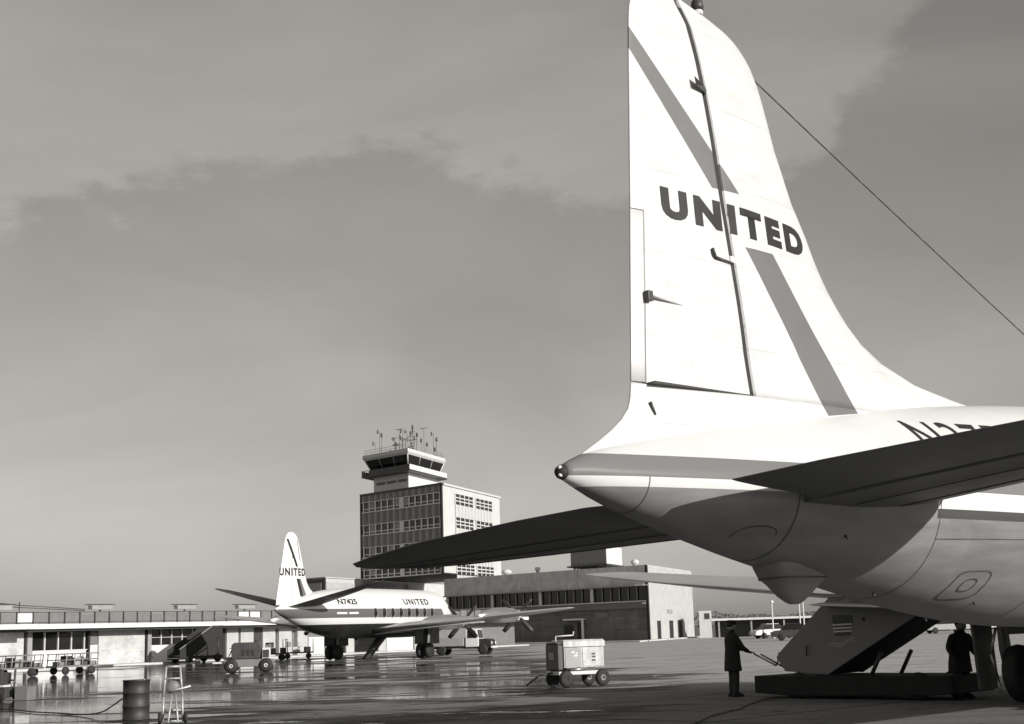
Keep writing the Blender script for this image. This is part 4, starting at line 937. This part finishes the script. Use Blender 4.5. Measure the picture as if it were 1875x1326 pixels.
mb = MB(); mb.box(.04,.72,-.458,-.441,.60,1.12); mb.build('side_door', ENAM, gpu, .004)
mb = MB(); mb.box(-.58,-.02,-.455,-.441,.60,1.12); mb.build('grille', GREY, gpu)
for i, (x, z, w_) in enumerate(((-.36,.98,.10),(-.28,.88,.14),(-.22,.95,.06))):
    mb = MB(); mb.box(x, x+w_, -.462,-.456, z, z+.05); mb.build('sticker', WHITE, gpu)
for x, z in ((.36,.92),(.37,.84),(.36,.74)):
    mb = MB(); mb.box(x, x+.12, -.475,-.459, z, z+.045); mb.build('latch', DARK, gpu)
mb = MB(); mb.box(-.5,.5,-.40,.40,.46,.555); mb.build('under_tray', DARK, gpu)
mb = MB(); mb.tube((-.45,-.46,.50), (.15,-.46,.52), .045, .045, 8); mb.build('cable_roll', STEEL, gpu)
mb = MB(); mb.path([(-.82,-.3,1.28),(-.82,-.3,1.47),(-.2,-.3,1.49),(-.18,-.3,1.60)], .02); mb.build('exhaust_pipe', CREAM, gpu)
for x in (-.58, .70):
    for y in (-.48, .48):
        mb = MB(); mb.lathe([(.13,-.07),(.22,-.08),(.25,0),(.22,.08),(.13,.07)], (x, y, .25), 'y', 24); wh = mb.build('wheel', BLACK, gpu)
        mb = MB(); mb.lathe([(.12,-.05),(.10,-.065),(.04,-.085),(.03,.085),(.10,.065),(.12,.05)], (x, y, .25), 'y', 16); mb.build('rim', MID if x > 0 else BLACK, wh)
mb = MB(); mb.path([(-.82,0,.42),(-1.3,0,.36),(-1.75,0,.10)], .03); mb.build('tow_bar', DARK, gpu)
gpu.scale = (.92, .95, 1.0)

# ---------------------------------------------------------------- drum, hose, hand truck, small cart on the near left
dr = empty('oil_drum', (-8.55, 32.3, 0), 0, 'dark steel oil drum standing at the lower left with a hose', 'oil drum')
DRUM = mat('drum_paint', .03, .55, var=.35, scale=5)
mb = MB(); mb.lathe([(.27,.0),(.305,.005),(.305,.02),(.29,.03),(.29,.27),(.303,.285),(.303,.305),(.29,.32),(.29,.56),(.303,.575),(.303,.595),(.29,.61),(.29,.83),(.305,.84),(.305,.86),(.28,.86),(.275,.845)], (0,0,0), 'z', 36); mb.build('shell', DRUM, dr)
mb = MB(); mb.lathe([(.03,.845),(.03,.87),(.025,.875)], (.16,.05,0), 'z', 12); mb.build('bung', STEEL, dr)
pts = [Vector((-8.86,32.3,.46)),Vector((-9.2,32.8,.30)),Vector((-9.7,33.6,.12)),Vector((-10.4,34.6,.035)),Vector((-11.4,35.8,.03)),Vector((-12.4,36.9,.03)),Vector((-13.4,38.4,.03)),Vector((-14.8,39.8,.03))]
mb = MB(); sp = []
for i in range(len(pts)-1):
    for k in range(5):
        t = k/5; a = pts[max(0,i-1)]; b = pts[i]; c_ = pts[i+1]; d = pts[min(len(pts)-1,i+2)]
        sp.append(.5*((2*b)+(c_-a)*t+(2*a-5*b+4*c_-d)*t*t+(3*b-a-3*c_+d)*t**3))
mb.path(sp, .016, 8); tag(mb.build('hose', BLACK), 'thin black hose running left across the wet ground from the drum', 'hose')
ht = empty('hand_truck', (-7.22, 30.15, 0), R(15), 'pale tubular hand truck leaning upright beside the oil drum', 'hand truck')
TUBE = mat('pale_tube', .45, .45, .3)
mb = MB(); mb.path([(-.20,.0,.05),(-.19,.03,.55),(-.14,.10,1.16),(.14,.10,1.16),(.19,.03,.55),(.20,.0,.05)], .022, 8); mb.build('frame', TUBE, ht)
mb = MB(); mb.path([(-.10,-.30,.04),(-.02,.04,.60)], .02, 8); mb.path([(.10,-.30,.04),(.05,.04,.60)], .02, 8); mb.path([(-.19,.03,.28),(.19,.03,.28)], .018, 8); mb.path([(-.2,0,.06),(.2,0,.06)], .018, 8); mb.build('brace', TUBE, ht)
mb = MB(); mb.path([(-.18,.05,.92),(.18,.05,.92)], .016, 8); mb.build('cross_bar', TUBE, ht)
mb = MB(); mb.lathe([(.02,-.03),(.13,-.03),(.14,0),(.13,.03),(.02,.03)], (0,.06,.74), 'y', 20); mb.build('reel', MID, ht)
mb = MB(); mb.path([(-.05,-.02,.66),(.35,-.12,.76)], .018, 8); mb.build('handle', WHITE, ht)
for x in (-.26, .26):
    mb = MB(); mb.lathe([(.03,-.03),(.10,-.035),(.12,0),(.10,.035),(.03,.03)], (x,.02,.12), 'x', 18); mb.build('wheel', BLACK, ht)
ec = empty('equipment_cart', (-16.3, 45.6, 0), R(-12), 'small dark wheeled equipment cart with pale lid at the far left edge', 'cart')
mb = MB(); mb.box(-.42,.35,-.35,.35,.10,.40); mb.build('lower_box', DARK, ec, .02); mb = MB(); mb.box(-.44,.30,-.36,.36,.42,.48); mb.build('lid', CREAM, ec, .01)
mb = MB(); mb.box(-.36,.16,-.30,.30,.50,.86); mb.build('upper_box', DARK, ec, .03); mb = MB(); mb.tube((.42,0,.08), (.46,0,.95), .035, .035, 8); mb.tube((.30,0,.62), (.46,0,.62), .025, .025, 8); mb.build('post', DARK, ec)
for x in (-.3, .25):
    for y in (-.38, .38): mb = MB(); mb.lathe([(.03,-.03),(.1,-.03),(.11,0),(.1,.03),(.03,.03)], (x,y,.11), 'y', 14); mb.build('wheel', BLACK, ec)
mb = MB(); mb.box(.60,1.05,-.25,.25,.0,.42); mb.build('side_crate', MID, ec, .015)

# ---------------------------------------------------------------- carts and vehicles by the terminal
def rack_trailer(loc, rz, label):
    e = empty('rack_trailer', loc, rz, label, 'trailer', 'rack trailers by the terminal wall')
    mb = MB(); mb.box(-1.3,1.3,-.6,.6,.40,.50); mb.build('deck', MID, e)
    for x in (-1.25,-.75,-.25,.25,.75,1.2):
        mb = MB(); mb.tube((x,-.55,.5), (x+.06,-.55,1.15), .03, .03, 6); mb.build('stake', GREY, e)
        mb = MB(); mb.tube((x,.55,.5), (x+.06,.55,1.15), .03, .03, 6); mb.build('stake', DARK, e)
    for y in (-.55,.55):
        for z in (.8, 1.12): mb = MB(); mb.tube((-1.28,y,z), (1.28,y,z+.02), .03, .03, 6); mb.build('rail', MID, e)
    for x in (-.8,.8):
        for y in (-.62,.62): mb = MB(); mb.lathe([(.05,-.06),(.2,-.07),(.23,0),(.2,.07),(.05,.06)], (x,y,.23), 'y', 14); mb.build('wheel', BLACK, e)
    for i in range(5):
        mb = MB(); x = -1.05+i*.48; mb.box(x,x+.38,-.4+.1*(i % 2),.35,.505,.72+.1*((i*3) % 4)); mb.build('load_box', (MID, BLACK, GREY, DARK)[i % 4], e, .02)
    return e
rack_trailer((-27.2, 78.4, 0), R(12), 'stake-sided trailer loaded with boxes at the far left before the terminal')
rack_trailer((-24.9, 80.6, 0), R(48), 'second stake-sided trailer, right of the other, before the terminal windows')
def baggage_tug(loc, rz):
    e = empty('baggage_tug', loc, rz, 'dark baggage tractor parked in front of the terminal, left of the airliner tail', 'tractor')
    mb = MB(); mb.xz([(-1.25,.30),(1.2,.30),(1.25,.62),(.95,.66),(-1.2,.66)], -.62, .62); mb.build('chassis', MID, e, .03)
    mb = MB(); mb.xz([(-.85,.67),(.55,.67),(.62,1.36),(.50,1.48),(-.72,1.48),(-.85,1.36)], -.52, .52); bo = mb.build('engine_cover', DARK, e, .04)
    mb = MB(); mb.box(-.35,-.20,-.535,-.521,.82,1.12); mb.box(-.1,.05,-.535,-.521,.82,1.12); mb.box(.14,.28,-.535,-.521,.82,1.12); mb.build('vent', BLACK, bo)
    mb = MB(); mb.box(.66,1.05,-.5,.5,.67,1.20); mb.build('radiator', CREAM, e, .02); mb = MB(); mb.box(.70,1.0,-.52,-.505,.72,1.10); mb.build('grille', DARK, e)
    mb = MB(); mb.box(-1.25,-.88,-.45,.45,.67,.78); mb.build('seat', BLACK, e, .03); mb = MB(); mb.tube((-1.0,0,.8), (-.82,0,1.2), .03, .03, 6); mb.lathe([(.14,0),(.17,.015),(.14,.03)], (-.82,0,1.2), 'z', 14); mb.build('steering_wheel', BLACK, e)
    mb = MB(); mb.box(-1.75,-1.25,-.5,.5,.48,.56); mb.build('hitch_plate', CREAM, e)
    for x in (-.85,.85):
        for y in (-.6,.6):
            mb = MB(); mb.lathe([(.15,-.10),(.31,-.11),(.35,0),(.31,.11),(.15,.10)], (x,y,.35), 'y', 20); wh = mb.build('wheel', BLACK, e); mb = MB(); mb.lathe([(.14,-.08),(.05,-.12),(.05,.12),(.14,.08)], (x,y,.35), 'y', 12); mb.build('rim', CREAM, wh)
baggage_tug((-13.6, 72.6, 0), R(8))
def boarding_stairs(loc, rz, label):
    e = empty('boarding_stairs', loc, rz, label, 'boarding stairs')
    for y in (-.75,.70):
        mb = MB(); mb.xz([(-2.0,.25),(-1.1,.25),(1.2,1.8),(2.0,1.8),(2.0,2.6),(1.0,2.6),(-2.0,.95)], y, y+.05); mb.build('side_panel', BLACK, e)
    for i in range(10):
        mb = MB(); x = -2.0+i*.36; mb.box(x,x+.34,-.7,.7,.35+i*.175,.39+i*.175); mb.build('step', STEEL, e)
    mb = MB(); mb.box(1.45,2.0,-.7,.7,1.80,1.86); mb.build('platform', STEEL, e); mb = MB(); mb.box(-1.8,2.0,-.8,.8,.30,.50); mb.build('chassis', BLACK, e)
    mb = MB(); mb.path([(-2.1,-.78,1.0),(1.0,-.78,2.68),(2.0,-.78,2.68)], .04, 6); mb.build('handrail', GREY, e)
    for y in (-.6,.6): mb = MB(); mb.tube((1.7,y,.5), (1.7,y,1.8), .06, .06, 6); mb.tube((-.5,y,.5), (1.7,y,1.6), .05, .05, 6); mb.build('support', DARK, e)
    for x in (-1.2,1.5):
        for y in (-.8,.8): mb = MB(); mb.lathe([(.1,-.1),(.28,-.11),(.31,0),(.28,.11),(.1,.1)], (x,y,.31), 'y', 16); mb.build('wheel', BLACK, e)
boarding_stairs((-24.4, 108.6, 0), R(52), 'dark boarding stairs parked against the terminal windows')
def baggage_cart(loc, rz, label, box):
    e = empty('baggage_cart', loc, rz, label, 'baggage cart', 'baggage carts behind the parked airliner')
    mb = MB(); mb.box(-1.2,1.2,-.65,.65,.42,.52); mb.build('deck', DARK, e)
    for x in (-1.15,1.15): mb = MB(); mb.path([(x,-.6,.5),(x,-.6,1.5),(x,.6,1.5),(x,.6,.5)], .04, 6); mb.build('end_frame', GREY, e)
    random.seed(int(abs(loc[0])*10))
    for i in range(7): mb = MB(); x = random.uniform(-1,.7); y = random.uniform(-.5,.2); z = .525 if i < 4 else .93; mb.box(x,x+.4,y,y+.3,z,z+.38); mb.build('suitcase', box[i % len(box)], e, .03)
    for x in (-.8,.8):
        for y in (-.6,.6): mb = MB(); mb.lathe([(.05,-.05),(.19,-.06),(.22,0),(.19,.06),(.05,.05)], (x,y,.22), 'y', 14); mb.build('wheel', BLACK, e)
baggage_cart((-18.6, 108, 0), R(15), 'open baggage cart heaped with dark suitcases left of the parked airliner', (DARK, MID, BLACK))
baggage_cart((-17.2, 112, 0), R(8), 'open baggage cart with pale parcels under the parked airliner tail', (CREAM, DARK, GREY))
def service_truck(loc, rz, label):
    e = empty('service_truck', loc, rz, label, 'truck')
    mb = MB(); mb.box(-2.3,2.2,-.8,.8,.45,.62); mb.build('chassis', BLACK, e)
    mb = MB(); mb.xz([(-2.3,.64),(.35,.64),(.35,1.25),(-2.3,1.25)], -.95, .95); mb.build('tank_bed', GREY, e, .03)
    mb = MB(); mb.xz([(.45,.55),(1.45,.55),(1.45,1.15),(1.30,1.85),(.50,1.90),(.45,1.8)], -.92, .92); cb = mb.build('cab', CREAM, e, .05)
    mb = MB(); mb.xz([(.62,1.2),(1.30,1.2),(1.20,1.72),(.64,1.74)], -.935, -.921); mb.build('cab_window', GLASS, cb)
    mb = MB(); mb.add([(1.46,-.75,1.18),(1.46,.75,1.18),(1.325,.75,1.78),(1.325,-.75,1.78)], [(0,1,2,3)]); mb.build('windscreen', GLASS, cb)
    mb = MB(); mb.xz([(1.46,.50),(2.35,.50),(2.35,.95),(2.15,1.10),(1.46,1.14)], -.80, .80); mb.build('bonnet', BLACK, e, .05)
    for y in (-.6,.6): mb = MB(); mb.lathe([(.12,0),(.13,.03),(.08,.06)], (2.35,y,.82), 'x', 14); mb.build('headlight', CREAM, e)
    mb = MB(); mb.box(2.36,2.48,-.85,.85,.45,.60); mb.build('bumper', CREAM, e)
    for x in (-1.4,1.75):
        for y in (-.82,.82):
            mb = MB(); mb.lathe([(.18,-.11),(.34,-.12),(.38,0),(.34,.12),(.18,.11)], (x,y,.38), 'y', 20); wh = mb.build('wheel', BLACK, e); mb = MB(); mb.lathe([(.17,-.09),(.06,-.11),(.06,.11),(.17,.09)], (x,y,.38), 'y', 12); mb.build('hub_cap', STEEL, wh)
service_truck((-4.3, 107, 0), R(-12), 'pale service truck with dark bonnet beneath the parked airliner wing')
for i, (x, y) in enumerate(((-30.6, 101.2),(-27.4, 107.3))):
    e = empty('hydrant_post', (x, y, 0), 0, ('dark hydrant post before the left terminal windows','dark hydrant post before the brick terminal panel')[i], 'hydrant', 'hydrant posts along the terminal')
    mb = MB(); mb.lathe([(.12,0),(.12,.06),(.07,.1),(.07,.62),(.10,.66),(.10,.74),(.04,.82)], (0,0,0), 'z', 12); mb.build('post', BLACK, e); mb = MB(); mb.tube((0,0,.5), (.22,-.05,.5), .04, .05, 8); mb.build('outlet', DARK, e)

# ---------------------------------------------------------------- far right: covered walk, cars, lamp posts, trees
wk = empty('covered_walkway', (25, 182, 0), R(-8), 'long low covered walkway with thin white roof beyond the cars on the right', 'walkway')
mb = MB(); mb.box(-1,95,-2,2,2.05,2.30); mb.build('roof', WHITE, wk)
mb = MB(); mb.box(-.5,95,1.5,1.8,0,2.04); mb.build('back_wall', DARK, wk)
for i in range(24): mb = MB(); mb.box(i*4-.1,i*4+.1,-1.7,-1.5,0,2.04); mb.build('post', GREY, wk)
mb = MB(); mb.box(-2.4,-.9,-2,2,0,3.3); mb.build('end_block', WHITE2, wk); mb = MB(); mb.box(-1.7,-1.1,-2.06,-2.01,2.3,3.0); mb.build('end_window', DARK, wk)
def car(paint):
    e = empty('parked_car', (0,0,0), 0, 'x', 'car', 'cars parked on the far right')
    prof = [(-2.3,.35),(-2.35,.75),(-1.9,.92),(-1.15,.95),(.75,.97),(2.1,.90),(2.35,.72),(2.3,.35)]
    mb = MB(); mb.xz(prof, -.86, .86); mb.build('body', paint, e, .08)
    mb = MB(); mb.loft([[(-1.5,-.78,.94),(1.0,-.78,.95),(1.0,.78,.95),(-1.5,.78,.94)], [(-1.0,-.64,1.46),(.35,-.64,1.48),(.35,.64,1.48),(-1.0,.64,1.46)]], smooth=False); mb.build('glasshouse', GLASS, e)
    mb = MB(); mb.box(-1.02,.38,-.66,.66,1.475,1.53); mb.build('roof', paint, e, .03)
    for sx in (-2.38, 2.33):
        mb = MB(); mb.box(sx,sx+.08,-.84,.84,.42,.55); mb.build('bumper', STEEL, e)
        for y in (-.65,.65): mb = MB(); mb.lathe([(.09,-.03),(.10,.02),(.04,.05)], (sx+.03,y,.72), 'x', 10); mb.build('headlight' if sx > 0 else 'tail_light', CREAM if sx > 0 else MID, e)
    for x in (-1.4,1.45):
        for y in (-.8,.8): mb = MB(); mb.lathe([(.14,-.09),(.30,-.1),(.33,0),(.30,.1),(.14,.09)], (x,y,.33), 'y', 16); mb.build('wheel', BLACK, e)
    return e
c_dark = car(DARK); c_white = car(WHITE); c_grey = car(GREY)
spots = [(c_white, 26.5, 152, 15, 'white parked car nearest the person in the cap'), (c_grey, 27.6, 158, 20, 'grey parked car behind the white one'), (c_dark, 25.0, 131, -10, 'dark parked car in the nearest row on the right'),
    (c_white, 30.3, 146, 40, 'white parked car close beside the loading ramp edge'), (c_dark, 33.0, 160, 12, 'dark parked car farthest back by the walkway'), (c_grey, 44, 150, 5, 'grey parked car seen below the airliner belly'), (c_white, 52, 158, -8, 'white parked car seen past the landing gear')]
used = set()
for src, x, y, a, lab in spots:
    o = src if src.name not in used else copy_tree(src); used.add(src.name); o.location = (x, y, 0); o.rotation_euler = (0, 0, R(a)); o['label'] = lab
for i, (x, y, h) in enumerate(((26.2,150,3.6),(30.0,155,3.9),(31.0,158,4.3))):
    e = empty('lamp_post', (x, y, 0), 0, ('pale lamp post just right of the person in the cap','shorter of the two paired lamp posts by the parked cars','taller of the two paired lamp posts by the parked cars')[i], 'lamp post', 'lamp posts in the car park')
    mb = MB(); mb.lathe([(.16,0),(.16,.3),(.08,.4),(.06,h)], (0,0,0), 'z', 10); mb.build('pole', CREAM, e); mb = MB(); mb.lathe([(.06,h),(.22,h+.05),(.18,h+.25),(.05,h+.3)], (0,0,0), 'z', 12); mb.build('lantern', WHITE, e)
sd = empty('shed', (62, 214, 0), R(-15), 'small grey gabled shed on the field below the airliner belly', 'shed')
mb = MB(); mb.box(-3,3,-2.5,2.5,0,2.2); mb.build('wall', MID, sd); mb = MB(); mb.xz([(-3.3,2.2),(3.3,2.2),(0,3.3)], -2.7, 2.7); mb.build('roof', GREY, sd); mb = MB(); mb.box(-.8,.8,-2.56,-2.51,0,1.9); mb.build('door', DARK, sd)
# leafless hedge-like wood along the horizon
random.seed(11); LEAF = mat('bare_wood', .07, .95, var=.4, scale=.08)
mb = MB()
for i in range(24000):
    x = random.uniform(-120, 900); base = 4.6+1.3*math.sin(x*.021)+.9*math.sin(x*.09+1)+.5*math.sin(x*.31)
    z = base*random.random()**.6; y = 640+random.uniform(-12, 12); r = random.uniform(.25, .6)
    a = random.uniform(0, 6.3); b = random.uniform(-.6, .6); d1 = Vector((math.cos(a), math.sin(a)*.6, b))*r; d2 = Vector((-math.sin(a)*.3, .4, 1))*r*.7
    c_ = Vector((x, y, max(.3, z))); mb.add([c_-d1, c_-d2, c_+d1, c_+d2], [(0,1,2,3)])
tag(mb.build('treeline', LEAF, fix=False), 'low dark line of trees along the horizon at the right', 'trees', kind='stuff')
